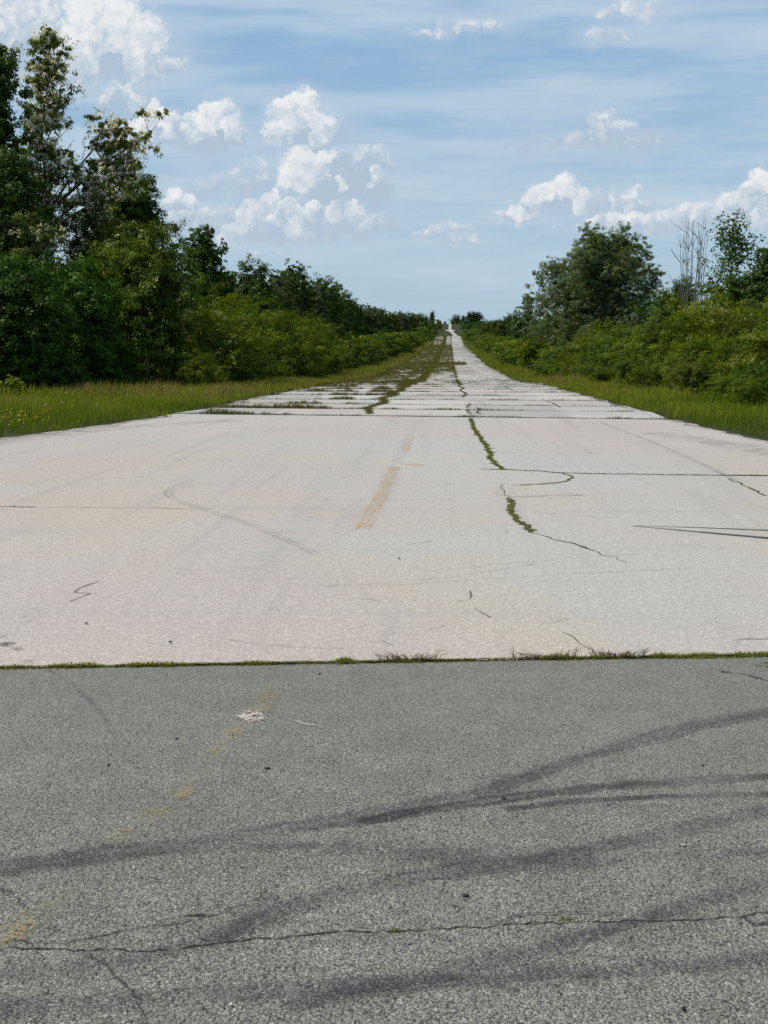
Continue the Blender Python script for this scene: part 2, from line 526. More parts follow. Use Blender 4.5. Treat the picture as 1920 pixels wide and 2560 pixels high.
def smooth_pts(p, it=3):
    p = p.copy()
    for _ in range(it):
        p[1:-1] = .25 * p[:-2] + .5 * p[1:-1] + .25 * p[2:]
    return p


def strip(name, pts, width, mat, parent, step=.25, jit=0.0, wvar=0.0, smooth=0, base=.012, sheet=True, taper=False, wander=0.0):
    """thin strip lying on the paving along surveyed points"""
    rng = np.random.default_rng(len(name) + int(abs(pts[0][0]) * 7 + abs(pts[-1][1]) * 13))
    P = [G(*p) for p in pts] if sheet else pts
    c = densify(P, step, 0, rng)
    if smooth: c = smooth_pts(c, smooth)
    if jit and len(c) > 2:
        c[1:-1] += rng.normal(0, jit, (len(c) - 2, 2))
    if wander and len(c) > 4:
        wk = np.cumsum(rng.normal(0, 1, (len(c), 2)), 0); wk -= np.linspace(0, 1, len(c))[:, None] * wk[-1]
        c = c + wk / (np.abs(wk).max() + 1e-9) * wander
    d = np.gradient(c, axis=0); d /= np.linalg.norm(d, axis=1)[:, None] + 1e-9
    nrm = np.stack([-d[:, 1], d[:, 0]], 1)
    w = np.full(len(c), width / 2.0) * (1 + rng.normal(0, 1, len(c)) * wvar).clip(.25, 2.2)
    if taper: w *= np.linspace(.15, 1, len(c))
    _dz[0] = (_dz[0] + 1) % 12
    z = hz(c[:, 1]) + base + .0025 + _dz[0] * .0006
    A = np.column_stack([c + nrm * w[:, None], z]); B = np.column_stack([c - nrm * w[:, None], z])
    V = np.empty((2 * len(c), 3)); V[0::2] = A; V[1::2] = B
    ii = np.arange(len(c) - 1) * 2
    u = np.linspace(0, 1, len(c))
    uv = np.empty((2 * len(c), 2)); uv[0::2, 0] = u; uv[1::2, 0] = u; uv[0::2, 1] = 0; uv[1::2, 1] = 1
    return mobj(name, np_mesh(name, V, np.stack([ii, ii + 1, ii + 3, ii + 2], 1), mat, uv=uv), parent), c


A = asphalt
for pts, w, mt in [
    ([(1700, 1538), (1500, 1572), (1330, 1620), (1150, 1685), (980, 1738), (700, 1785), (400, 1832), (150, 1862), (-40, 1885)], .20, M_TYRE),
    ([(1700, 1684), (1400, 1697), (1200, 1716), (1050, 1738), (900, 1762), (760, 1785)], .13, M_TYRED),
    ([(1700, 1722), (1400, 1728), (1200, 1740), (1080, 1756)], .075, M_TYRED),
    ([(1700, 1745), (1560, 1778), (1430, 1815), (1300, 1845), (1000, 1885), (800, 1918), (650, 1950), (540, 1995), (420, 2060)], .17, M_TYRE),
    ([(1700, 1850), (1500, 1852), (1350, 1858), (1200, 1872), (1050, 1900)], .14, M_TYREF),
    ([(1700, 1900), (1550, 1945), (1430, 1985), (1280, 2030), (1100, 2075), (1000, 2110), (800, 2150), (600, 2190)], .14, M_TYRE),
    ([(1700, 2075), (1400, 2110), (1100, 2120), (800, 2140), (400, 2165), (-40, 2195)], .15, M_TYRE),
    ([(-40, 1905), (150, 1878), (350, 1845), (520, 1838), (700, 1835)], .11, M_TYRE),
    ([(-40, 2120), (200, 2110), (420, 2080), (560, 2020), (600, 1940)], .15, M_TYREF),
    ([(90, 1445), (150, 1480), (205, 1525), (240, 1575), (252, 1630)], .05, M_TYREF),
    ([(700, 1835), (900, 1850), (1100, 1880), (1300, 1870)], .3, M_TYREF),
]:
    strip('tyre_mark', pts, w * .82, mt, A, .08, .004, .12, 12)
for pts, w, mt in [
    ([(-20, 2055), (180, 2058), (330, 2060), (500, 2036), (700, 2022), (900, 2015), (1100, 2003), (1300, 1995), (1500, 1992), (1600, 1985), (1690, 1976)], .008, M_CRACK),
    ([(-20, 2040), (150, 2041), (270, 2020), (380, 2003), (450, 1985), (540, 1960), (590, 1928)], .010, M_FCRACK),
    ([(388, 1990), (440, 1986)], .014, M_CRACK),
    ([(180, 2060), (230, 2110), (270, 2150), (320, 2215)], .010, M_FCRACK),
    ([(10, 1925), (35, 1950), (60, 1968)], .012, M_FCRACK),
    ([(1600, 1988), (1630, 2000), (1690, 2008)], .014, M_CRACK),
    ([(1545, 1456), (1590, 1460), (1625, 1468), (1690, 1484)], .02, M_CRACK),
    ([(1060, 2008), (1150, 1990), (1350, 1984)], .010, M_FCRACK),
    ([(1000, 1690), (1060, 1683), (1160, 1679)], .008, M_FCRACK),
    ([(640, 1565), (700, 1578), (760, 1592)], .012, M_PALEL),
    ([(1230, 1692), (1290, 1702)], .010, M_PALEL),
]:
    strip('crack', pts, w * (1.0 if mt is M_CRACK else 1), mt, A, .022, .005, .5, wander=.02)
for (u, v, ru, rv, mt) in [(546, 1557, 58, 24, M_WHITE), (560, 1540, 50, 18, M_OCHRE), (505, 1588, 42, 20, M_OCHRE), (470, 1625, 40, 25, M_OCHREF),
                           (400, 1715, 50, 26, M_OCHRE), (340, 1765, 60, 32, M_OCHREF), (575, 1510, 60, 26, M_OCHREF), (275, 1808, 45, 12, M_OCHREF),
                           (55, 2010, 75, 38, M_OCHRE), (20, 2030, 60, 30, M_OCHRE), (128, 1980, 22, 16, M_OCHRE)]:
    ca, cb = G(u - ru, v), G(u + ru, v)
    w = 1.35 * abs(G(u, v + rv)[1] - G(u, v - rv)[1])
    strip('worn_paint', [ca, ((ca[0] + cb[0]) / 2, (ca[1] + cb[1]) / 2), cb], w, mt, A, .05, 0, .05, sheet=False)

strip('worn_paint', [(590, 1480), (560, 1535), (500, 1600), (440, 1670), (380, 1735), (310, 1790), (230, 1840)], .17, M_SMEAR, A, .1, 0, .1, 6)
strip('worn_paint', [(150, 1930), (70, 2000), (-30, 2070)], .2, M_SMEAR, A, .1, 0, .1, 4)
M_BAND = mat_decal('grey_weather_band', (.20, .20, .19), .42, 3, .35, .65, edge=.95)
M_PBAND = mat_decal('pale_weather_band', (.62, .63, .60), .5, 3, .35, .65, edge=.95)
for pts, w, mt in [([(-60, 962), (150, 935), (330, 918), (520, 908)], 1.3, M_BAND), ([(-40, 1005), (200, 975), (450, 945), (640, 925)], 1.1, M_PBAND),
                   ([(1250, 915), (1380, 955), (1500, 1000), (1620, 1060)], .8, M_PBAND), ([(1400, 935), (1520, 950), (1700, 985)], 1.2, M_BAND),
                   ([(860, 905), (760, 1010), (640, 1130), (520, 1260)], .7, M_PBAND)]:
    strip('weather_band', pts, w, mt, apron, .3, .02, .12, 8, base=.006)
B = apron
mossy = []


def crack(pts, w, mat, parent=apron, jit=.012, wv=.4, step=.09, moss=0, **kw):
    kw.setdefault('wander', .05 if moss != .4 else .012)
    if mat is M_MOSSBED and parent is apron: jit, wv = .022, .6
    o, c = strip('crack', pts, w, mat, parent, step, jit, wv, base=.006 if parent is apron else .012, **kw)
    if moss: mossy.append((c, w, moss))


crack([(1018, 905), (1028, 925), (1040, 950), (1052, 968), (1060, 990), (1075, 1006), (1090, 1015)], .085, M_MOSSBED, moss=1)
crack([(1040, 1015), (1100, 1016), (1170, 1019), (1215, 1023), (1300, 1025), (1500, 1027.5), (1659, 1029), (1720, 1030)], .05, M_JOINT, moss=.4)
crack([(1550, 1028), (1720, 1030)], .09, M_MOSSBED, moss=.8)
crack([(1215, 1023), (1232, 1029), (1240, 1035), (1220, 1042), (1150, 1048), (1110, 1050)], .035, M_MOSSBED, moss=.3)
crack([(1086, 1048), (1090, 1062), (1097, 1078)], .02, M_FCRACK)
crack([(1097, 1076), (1140, 1073), (1200, 1072), (1262, 1070)], .025, M_JOINT)
crack([(1097, 1078), (1104, 1093), (1114, 1106), (1122, 1122), (1132, 1134), (1138, 1147), (1145, 1152)], .065, M_MOSSBED, moss=1)
crack([(1145, 1152), (1170, 1159), (1200, 1170), (1230, 1176), (1270, 1189), (1290, 1194)], .030, M_CRACK)
crack([(1290, 1194), (1310, 1201), (1355, 1217)], .015, M_FCRACK)
crack([(-20, 1096), (60, 1097), (80, 1098)], .045, M_JOINT)
crack([(80, 1098), (250, 1099), (470, 1101)], .022, M_FCRACK)
crack([(207, 1258), (185, 1266), (184, 1275), (172, 1288), (150, 1303)], .022, M_FCRACK, jit=.02)
crack([(1580, 1386), (1620, 1383), (1700, 1388)], .012, M_CRACK)
crack([(1215, 1368), (1240, 1380), (1255, 1395), (1285, 1410)], .012, M_FCRACK)
crack([(1014, 1278), (1022, 1288), (1018, 1298), (985, 1303)], .016, M_FCRACK)
crack([(1025, 1315), (1045, 1330), (1060, 1338)], .018, M_FCRACK, jit=.02)
crack([(1570, 1035), (1620, 1052), (1659, 1072), (1700, 1084)], .030, M_JOINT)
crack([(1014, 903), (1040, 905)], .05, M_JOINT)
for pts, w, mt in [
    ([(640, 1035), (520, 1040), (420, 1046), (370, 1052), (348, 1062), (365, 1079), (430, 1102), (530, 1132), (610, 1168), (690, 1206)], .05, M_TRACK),
    ([(640, 1038), (520, 1044), (430, 1049), (385, 1054), (362, 1063), (378, 1078), (440, 1100), (540, 1130), (620, 1164), (700, 1202)], .035, M_TRACK),
    ([(1720, 1223), (1500, 1229), (1300, 1238), (1000, 1256), (820, 1268)], .035, M_TRACK),
    ([(620, 1010), (560, 1050), (470, 1105), (420, 1140)], .02, M_TRACK),
    ([(1290, 910), (1420, 960), (1520, 1005), (1600, 1045)], .12, M_TRACK),
]:
    strip('thin_tyre_track', pts, w, mt, B, .12, 0, .05, 10, base=.006)
hr = np.random.default_rng(8)
for k in range(12):
    u0, v0 = hr.uniform(0, 1500), hr.uniform(960, 1390); L = hr.uniform(150, 520); sl_ = hr.uniform(-.12, .12); cv_ = hr.uniform(-25, 25)
    strip('thin_tyre_track', [(u0 + L * q, v0 + sl_ * L * q + cv_ * q * (1 - q) * 2) for q in np.linspace(0, 1, 7)], hr.uniform(.02, .06), M_TRACK, B, .12, 0, .1, 6, base=.006)
for k in range(9):
    u0, v0 = hr.uniform(60, 1600), hr.uniform(1120, 1400)
    crack([(u0, v0), (u0 + hr.uniform(10, 40), v0 + hr.uniform(-8, 8)), (u0 + hr.uniform(40, 90), v0 + hr.uniform(-14, 14))], .009, M_FCRACK)
strip('skid_mark', [(1362, 1137), (1500, 1141), (1700, 1149)], .085, M_SKID, B, .1, 0, .05, base=.006, taper=True)
strip('skid_mark', [(1362, 1137.5), (1500, 1150), (1700, 1168)], .13, M_SKID, B, .1, 0, .05, base=.006, taper=True)
strip('painted_dash', [(852, 1008), (838, 1040), (822, 1075), (795, 1120), (780, 1148)], .22, M_ORANGE, B, .1, 0, .05, base=.006)
strip('painted_dash', [(886, 945), (880, 960), (875, 975)], .2, M_ORANGE, B, .1, 0, .05, base=.006)
strip('painted_dash', [(880, 1002), (910, 1008)], .3, M_ORANGE, B, .1, 0, .05, base=.006)
strip('painted_line', [(905, 900), (880, 945), (855, 1000)], .24, M_PALEL, B, .1, 0, .05, base=.006)
for (u, v, ru, rv) in [(15, 1395, 35, 10), (35, 1405, 30, 7), (5, 1378, 20, 8), (60, 1432, 30, 5)]:
    ca, cb = G(u - ru, v), G(u + ru, v)
    w = abs(G(u, v + rv)[1] - G(u, v - rv)[1])
    strip('damp_stain', [ca, ((ca[0] + cb[0]) / 2, (ca[1] + cb[1]) / 2), cb], w, M_STAIN, B, .05, 0, .05, sheet=False, base=.006)

# runway joints
joints = [joint0(0), 32.2, 35.2, 39.0, 43.6]
while joints[-1] < 560: joints.append(joints[-1] + 4.55)
for k, y in enumerate(joints[:75]):
    a, b = le(y) + .05, re_(y) - .05
    wd = .08 + .0011 * y
    tilt = J_M if k < 3 else J_M * .5
    strip('slab_joint', [(a, y + tilt * a), ((a + b) / 2, y + tilt * (a + b) / 2), (b, y + tilt * b)], wd, M_JOINT, runway, .3, .014, .4, sheet=False)
lj = [(-2.1 + .12 * math.sin(y * .9), y) for y in np.arange(30, 560, 2.0)]
strip('slab_joint', lj, .14, M_MOSSBED, runway, 1.0, .05, .3, sheet=False)
lj2 = [(.55 + .08 * math.sin(y * .7 + 1) + (.35 if y < 40 else 0), y) for y in np.arange(33, 560, 2.0)]
strip('slab_joint', lj2, .07, M_JOINT, runway, 1.0, .03, .3, sheet=False)
crack([(1028, 880), (1034, 884), (1030, 890), (1036, 896)], .06, M_JOINT, runway, jit=.03)
crack([(1172, 861), (1190, 870), (1212, 881)], .06, M_JOINT, runway)
crack([(1090, 828), (1110, 838)], .08, M_JOINT, runway)


for sgn, fn in ((-1, le), (1, re_)):
    yy_ = np.arange(12, 29.5, .5)
    strip('edge_dirt', [(float(fn(y)) - sgn * .12, y) for y in yy_], .55, M_EDGE, apron, .5, .05, .3, sheet=False, base=.006)
    yy_ = np.arange(31, 150, 1.0)
    strip('edge_dirt', [(float(fn(y)) - sgn * .1, y) for y in yy_], .5, M_EDGE, runway, 1.0, .06, .3, sheet=False)

# ------------------------------------------------------------------ grass
def blades(name, P, h, w, tint, mat, lean=.35, rng=R_):
    """P (n,3) roots, h/w (n) sizes: 5-vertex curved blades"""
    n = len(P)
    az = rng.uniform(0, 2 * np.pi, n); side = np.stack([np.cos(az), np.sin(az), np.zeros(n)], 1)
    la = rng.uniform(0, 2 * np.pi, n); ln = np.abs(rng.normal(0, lean, n)) * h
    ld = np.stack([np.cos(la), np.sin(la), np.zeros(n)], 1)
    up = np.array([0, 0, 1.0])
    a = P - side * w[:, None] / 2; b = P + side * w[:, None] / 2
    m = P + up * (h * .6)[:, None] + ld * (ln * .35)[:, None]
    c = m + side * w[:, None] * .38; d = m - side * w[:, None] * .38
    e = P + up * (h * np.clip(1 - .3 * ln / np.maximum(h, 1e-3), .5, 1))[:, None] + ld * ln[:, None]
    V = np.stack([a, b, c, d, e], 1).reshape(-1, 3)
    o = np.arange(n) * 5
    T = np.concatenate([np.stack([o, o + 1, o + 2], 1), np.stack([o, o + 2, o + 3], 1), np.stack([o + 3, o + 2, o + 4], 1)])
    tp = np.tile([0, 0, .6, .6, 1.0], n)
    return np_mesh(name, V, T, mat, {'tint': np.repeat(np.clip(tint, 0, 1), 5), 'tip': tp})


def vnoise(x, y, s, seed=0):
    """cheap smooth value noise"""
    x = np.asarray(x) / s + seed * 17.3; y = np.asarray(y) / s + seed * 7.7
    xi = np.floor(x).astype(int); yi = np.floor(y).astype(int); fx = x - xi; fy = y - yi
    def hsh(a, b):
        v = np.sin(a * 127.1 + b * 311.7 + seed * 5.1) * 43758.5453
        return v - np.floor(v)
    fx = fx * fx * (3 - 2 * fx); fy = fy * fy * (3 - 2 * fy)
    return (hsh(xi, yi) * (1 - fx) + hsh(xi + 1, yi) * fx) * (1 - fy) + (hsh(xi, yi + 1) * (1 - fx) + hsh(xi + 1, yi + 1) * fx) * fy


def verge(side):
    rng = np.random.default_rng(5 + side)
    Ps, hs, ws, ts = [], [], [], []
    for (y0, y1, dens, wide, bw, hk) in [(12, 40, 150, 14, .010, 1), (40, 75, 75, 14, .017, 1), (75, 140, 26, 11, .030, 1.0), (140, 300, 8, 10, .06, 1), (300, 590, 2.6, 10, .11, 1)]:
        n = int(dens * wide * (y1 - y0))
        y = rng.uniform(y0, y1, n)
        u = rng.uniform(0, 1, n) ** 1.15 * wide
        if side < 0: x = le(y) + .40 - u
        else: x = re_(y) - .40 + u
        edge = vnoise(x, y, 1.1, 3) * .8 + vnoise(x, y, .3, 4) * .35 - .05
        keep = u > edge
        cl = vnoise(x, y, .55, 1)
        keep &= rng.uniform(0, 1, n) < .35 + cl
        x, y, u, cl = x[keep], y[keep], u[keep], cl[keep]
        big = vnoise(x, y, 5, 2)
        tus = np.clip(vnoise(x, y, 1.3, 11) * 1.6 - .45, 0, 1) ** 1.5
        h = (.07 + .20 * np.clip(u / 2.6, 0, 1) + .26 * tus * np.clip(u * .8, .15, 1) + .12 * cl) * rng.uniform(.5, 1.3, len(x)) * (.50 + .6 * big)
        dry = vnoise(x, y * .6, 4, 8)
        t = .02 + .28 * vnoise(x, y, 2.2, 15) * (vnoise(x, y, 2.2, 15) > .4) + .42 * cl * rng.uniform(.3, 1, len(x)) + .22 * np.clip((dry - .5) * 6, 0, 1) + .2 * tus + .18 * (rng.uniform(0, 1, len(x)) > .9) + np.clip((y - 30) / 60, 0, .22)
        if side > 0: t = t * .72 + .08
        z = terr(x, y) - .05
        Ps.append(np.stack([x, y, z], 1)); hs.append(h + .04); ws.append(rng.uniform(.6, 1.4, len(x)) * bw); ts.append(t)
    P = np.concatenate(Ps)
    return blades('grass', P, np.concatenate(hs), np.concatenate(ws), np.concatenate(ts), M_GRASS, .45, rng), P


gl, PL = verge(-1)
tag(mobj('verge_grass', gl), 'rough green and straw coloured grass along the left edge of the runway', 'grass', kind='stuff')
gr_, PR = verge(1)
tag(mobj('verge_grass', gr_), 'fresh green grass along the right edge of the runway', 'grass', kind='stuff')

# growth in the joints and over the left half of the runway
rng = np.random.default_rng(21)
Ps, hs, ws, ts = [], [], [], []


def put(x, y, h, w, t, dz=0.0):
    Ps.append(np.stack([x, y, hz(y) + dz + 0 * x], 1)); hs.append(h); ws.append(w); ts.append(t)


for k, y in enumerate(joints):
    bw = max(.009, y * .00028)
    tilt = J_M if k < 3 else J_M * .5
    dens = 1250 / (1 + y / 20)
    # left panel
    a, b = le(y), -2.1
    n = int((b - a) * dens * (1.4 if y < 300 else 2.2)); x = rng.uniform(a, b, n)
    c = vnoise(x, np.full(n, y * 3.1), .6, 6) + .35 * vnoise(x, np.full(n, y), .15, 9)
    keep = rng.uniform(0, 1, n) < np.clip((c - .30) * 1.7, .28, 1); x, c = x[keep], c[keep]
    n = len(x)
    put(x, y + tilt * x + rng.normal(0, .07 + .0011 * y, n), np.clip(.03 + .15 * (c - .35), .03, .24) * rng.uniform(.4, 1.5, n), rng.uniform(.7, 1.4, n) * bw, .25 + .5 * rng.uniform(0, 1, n) + .1 * c)
    # middle and right panels, lower growth
    for (a, b, kk) in ((-2.1, .55, .8), (.55, re_(y), .5)):
        n = int((b - a) * dens * kk); x = rng.uniform(a, b, n)
        c = vnoise(x, np.full(n, y * 2.3), .5, 7) + .12
        keep = rng.uniform(0, 1, n) < np.clip((c - .3) * 1.6, .08, 1); x = x[keep]; c = c[keep]; n = len(x)
        put(x, y + tilt * x + rng.normal(0, .02 + .0003 * y, n), (.015 + .045 * c) * rng.uniform(.5, 1.6, n), rng.uniform(.7, 1.3, n) * bw, rng.uniform(.1, .6, n))
    # tufts at the right edge
    n = int(60 / (1 + y / 60)); x = re_(y) - np.abs(rng.normal(0, .5, n))
    put(x, y + tilt * x + rng.normal(0, .03, n), rng.uniform(.04, .14, n), rng.uniform(.7, 1.3, n) * bw, rng.uniform(.1, .6, n))
# longitudinal joint with grass at x = -2.1
for (y0, y1, dn, hk) in [(30, 60, 300, .07), (60, 110, 160, .11), (110, 250, 60, .15), (250, 560, 25, .2)]:
    n = int((y1 - y0) * dn * .8); y = rng.uniform(y0, y1, n)
    wdt = np.interp(y, [30, 45, 60, 90, 560], [.05, .09, .13, .2, .35])
    x = -2.1 + .12 * np.sin(y * .9) + rng.normal(0, 1, n) * wdt * (.6 + .8 * vnoise(y, y, 2.5, 5))
    put(x, y, hk * rng.uniform(.3, 1.4, n), rng.uniform(.7, 1.3, n) * np.maximum(.010, y * .0003), .35 + .5 * rng.uniform(0, 1, n))
    n = n // 4; y = rng.uniform(y0, y1, n)
    x = .55 + .08 * np.sin(y * .7 + 1) + rng.normal(0, 1, n) * wdt[:n] * .35
    kp = vnoise(y, y, 3, 2) > .35; x, y = x[kp], y[kp]; n = len(x)
    put(x, y, hk * .6 * rng.uniform(.3, 1.4, n), rng.uniform(.7, 1.3, n) * np.maximum(.010, y * .0003), .25 + .5 * rng.uniform(0, 1, n))
# overgrown stretch of the left half
for (y0, y1, dn) in [(48, 90, 55), (90, 150, 34), (150, 260, 14), (260, 420, 7), (420, 575, 3.2)]:
    n = int((y1 - y0) * 7 * dn); y = rng.uniform(y0, y1, n)
    x = rng.uniform(-6.7, 1.0, n)
    cov = vnoise(x * 1.0, y * .35, .9, 12) * .6 + vnoise(x, y, .3, 14) * .4
    thr = np.interp(y, [48, 60, 80, 110, 140, 160, 330, 400, 460, 575], [.84, .76, .66, .55, .46, .32, .30, .52, .60, .58])
    thr = thr + .10 * (x > -2.1) * (y < 120) + np.clip((x - .3) * .9, 0, 1)
    thr = thr - np.clip((-4.3 - x) * .12, 0, .2) * (y < 120)
    tongue = (np.abs(y - 168) < 9)
    keep = (cov > thr); x, y, c = x[keep], y[keep], cov[keep]; n = len(x)
    put(x, y, rng.uniform(.05, .22, n) * (.6 + c), rng.uniform(.7, 1.3, n) * np.maximum(.014, y * .00034), .3 + .65 * rng.uniform(0, 1, n) * (.6 + .7 * vnoise(x, y, 6, 3)))
n = 2600; y = 170 + rng.normal(0, 4, n); x = rng.uniform(-6, 2.3, n)
put(x, y, rng.uniform(.1, .4, n), rng.uniform(.05, .08, n), rng.uniform(.3, .95, n))
# beyond the crest, grass to both sides of the lane
P = np.concatenate(Ps)
tag(mobj('joint_grass', blades('joint_grass', P, np.concatenate(hs), np.concatenate(ws), np.concatenate(ts), M_JGRASS, .5, rng)),
    'weedy grass sprouting from the slab joints and overgrowing the left half of the runway', 'grass', kind='stuff')

# moss: seam, and the mossy cracks of the apron
Ps, hs, ws, ts = [], [], [], []
n = 26000
x = rng.uniform(-3.4, 3.4, n)
amt = .45 + .75 * vnoise(x, x, .35, 3) + .5 * (x > 1.25) - .6 * ((x > .15) & (x < .5))
keep = rng.uniform(0, 1, n) < amt; x = x[keep]; n = len(x)
y = seam(x) + rng.normal(0, .012 + .006 * (x > 1.2), n)
bump = vnoise(x, x, .12, 5)
Ps.append(np.stack([x, y, np.full(n, .005)], 1)); hs.append((.016 + .024 * bump ** 2) * rng.uniform(.4, 1.3, n)); ws.append(rng.uniform(.003, .008, n)); ts.append(.2 + .6 * rng.uniform(0, 1, n) * (.5 + bump))
for c, w, amt in mossy:
    L = np.sum(np.linalg.norm(np.diff(c, axis=0), axis=1))
    n = int(L * 520 * amt)
    k = rng.uniform(0, len(c) - 1.001, n); i = k.astype(int); f = (k - i)[:, None]
    p = c[i] * (1 - f) + c[i + 1] * f + rng.normal(0, w * .20, (n, 2))
    Ps.append(np.stack([p[:, 0], p[:, 1], np.full(n, .006)], 1)); hs.append(rng.uniform(.004, .018, n)); ws.append(rng.uniform(.008, .016, n)); ts.append(rng.uniform(.1, .9, n))
for (u, v) in [(848, 2019), (852, 2020), (1218, 1996), (1650, 1438), (1640, 1443), (1655, 1446), (1660, 1437), (1236, 1995)]:
    c = G(u, v); n = 14
    p = np.array(c) + rng.normal(0, .006, (n, 2)) * [1.8, 1]
    Ps.append(np.stack([p[:, 0], p[:, 1], np.full(n, .012)], 1)); hs.append(rng.uniform(.004, .012, n)); ws.append(rng.uniform(.003, .006, n)); ts.append(rng.uniform(.2, .7, n))
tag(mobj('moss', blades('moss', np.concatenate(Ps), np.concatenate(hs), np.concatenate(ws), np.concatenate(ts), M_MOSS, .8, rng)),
    'green moss lining the seam between asphalt and concrete and the wider cracks', 'moss', kind='stuff')
strip('seam_dirt', [(-4.2, seam(-4.2)), (0, seam(0)), (4.2, seam(4.2))], .028, M_MOSSBED, apron, .05, .003, .3, sheet=False, base=.014)

# three dry tufts on the seam
for (u0, u1, lab) in [(822, 948, 'dry brown grass tuft on the seam, nearest the middle of the road'),
                      (1110, 1242, 'dry brown grass tuft on the seam with one long stalk leaning left'),
                      (1280, 1388, 'dry grass tuft on the seam where the thick green moss line begins')]:
    xa, xb = G(u0, 1430)[0], G(u1, 1427)[0]
    cx0 = (xa + xb) / 2; n = 340
    x = rng.normal(0, (xb - xa) * .24, n).clip((xa - xb) * .5, (xb - xa) * .5)
    root = np.stack([x, rng.normal(0, .010, n) + SEAM_M * x, np.zeros(n)], 1)
    h = rng.uniform(.012, .062, n) * rng.uniform(.5, 1.1, n) * (.6 + .8 * np.abs(x) / (abs(xb - xa) / 2))
    az = np.where(x > 0, 0, np.pi) + rng.normal(0, .7, n)
    lean = rng.uniform(.2, 1.3, n) * h
    side = np.stack([np.zeros(n), np.ones(n), np.zeros(n)], 1) * .4 + np.stack([np.sin(az), np.cos(az), np.zeros(n)], 1) * .6
    w = rng.uniform(.0016, .0032, n)
    mid = root + np.stack([np.cos(az) * lean * .3, np.sin(az) * lean * .3, h * .65], 1)
    tip = root + np.stack([np.cos(az) * lean, np.sin(az) * lean, h], 1)
    if 'stalk' in lab:
        root[0] = ((xa - xb) * .38, 0, 0); mid[0] = root[0] + (-.035, 0, .05); tip[0] = root[0] + (-.06, 0, .085)
    sw = side * w[:, None]
    upw = np.array([0, 0, 1.0]) * w[:, None] * .6
    Vv = np.stack([root - sw, root + sw, mid + sw * .8 + upw, mid - sw * .8 - upw, tip], 1).reshape(-1, 3)
    o = np.arange(n) * 5
    T = np.concatenate([np.stack([o, o + 1, o + 2], 1), np.stack([o, o + 2, o + 3], 1), np.stack([o + 3, o + 2, o + 4], 1)])
    ob = mobj('grass_tuft', np_mesh('grass_tuft', Vv, T, M_DRY, {'tint': np.repeat(rng.uniform(0, 1, n), 5), 'tip': np.tile([.3, .3, .8, .8, 1], n)}))
    ob.location = (cx0, seam(cx0), .012)
    tag(ob, lab, 'grass tuft', 'dry grass tufts on the asphalt seam')


# ------------------------------------------------------------------ pebbles and litter
def pebble_mesh(seed, flat=.5, mat=M_PEBBLE):
    r = np.random.default_rng(seed)
    import bmesh
    bm = bmesh.new(); bmesh.ops.create_icosphere(bm, subdivisions=2, radius=1)
    k = r.normal(0, 1, (4, 3))
    for v in bm.verts:
        c = np.array(v.co); s = 1 + .16 * sum(math.sin(2.2 * float(c @ q) + i) for i, q in enumerate(k)) / 2
        v.co = Vector(c * s * np.array([1, .75, flat]))
    me = bpy.data.meshes.new('pebble'); bm.to_mesh(me); bm.free(); me.materials.append(mat)
    return me


for i, (u, v, r, fl, m_, lab) in enumerate([
    (577, 1667, .0115, .35, 0, 'flat black stone chip lying on the asphalt left of centre'),
    (583, 1846, .004, .6, 1, 'small pale stone chip on the grey asphalt between two tyre marks'),
    (503, 1595, .006, .7, 0, 'round black pebble on the worn ochre paint below the white patch'),
    (381, 1603, .006, .6, 0, 'small black pebble left of the worn ochre paint'),
    (1088, 1732, .012, .3, 0, 'flat black chip on the upper dark tyre mark'),
    (1007, 1944, .011, .3, 0, 'thin black chip on the asphalt above the long crack'),
    (235, 1660, .007, .5, 0, 'small dark pebble on plain asphalt at the left'),
    (771, 1628, .005, .6, 0, 'tiny black pebble on the asphalt right of the white paint patch'),
    (1518, 1661, .006, .6, 0, 'small dark pebble between two tyre marks at the right'),
    (1476, 2192, .008, .6, 0, 'black pebble at the bottom of the asphalt foreground'),
    (1477, 1836, .008, .6, 1, 'pale pebble on the asphalt at the right'),
    (290, 1885, .007, .6, 1, 'pale stone chip on the asphalt below the lower left tyre mark'),
    (186, 1351, .011, .4, 0, 'dark flake lying on the pale concrete at the left'),
    (690, 1462, .008, .5, 0, 'dark stone chip lying on the asphalt just below the mossy seam'),
    (862, 1210, .012, .4, 0, 'dark crumb on the pale concrete below the orange dash'),
    (368, 1392, .012, .4, 0, 'dark crumb on the pale concrete above the left mossy seam'),
    (1178, 1425, .014, .4, 0, 'brown flake on the concrete beside the dry tufts'),
    (500, 2183, .006, .8, 1, 'pale pebble near the bottom left tyre mark')]):
    ob = mobj('pebble', pebble_mesh(40 + i, fl, M_PALEPEB if m_ else M_PEBBLE))
    g = G(u, v); ob.location = (g[0], g[1], .0125 + r * fl * .75); ob.scale = (r, r, r); ob.rotation_euler.z = i * 1.3
    tag(ob, lab, 'pebble', 'loose stones on the paving')


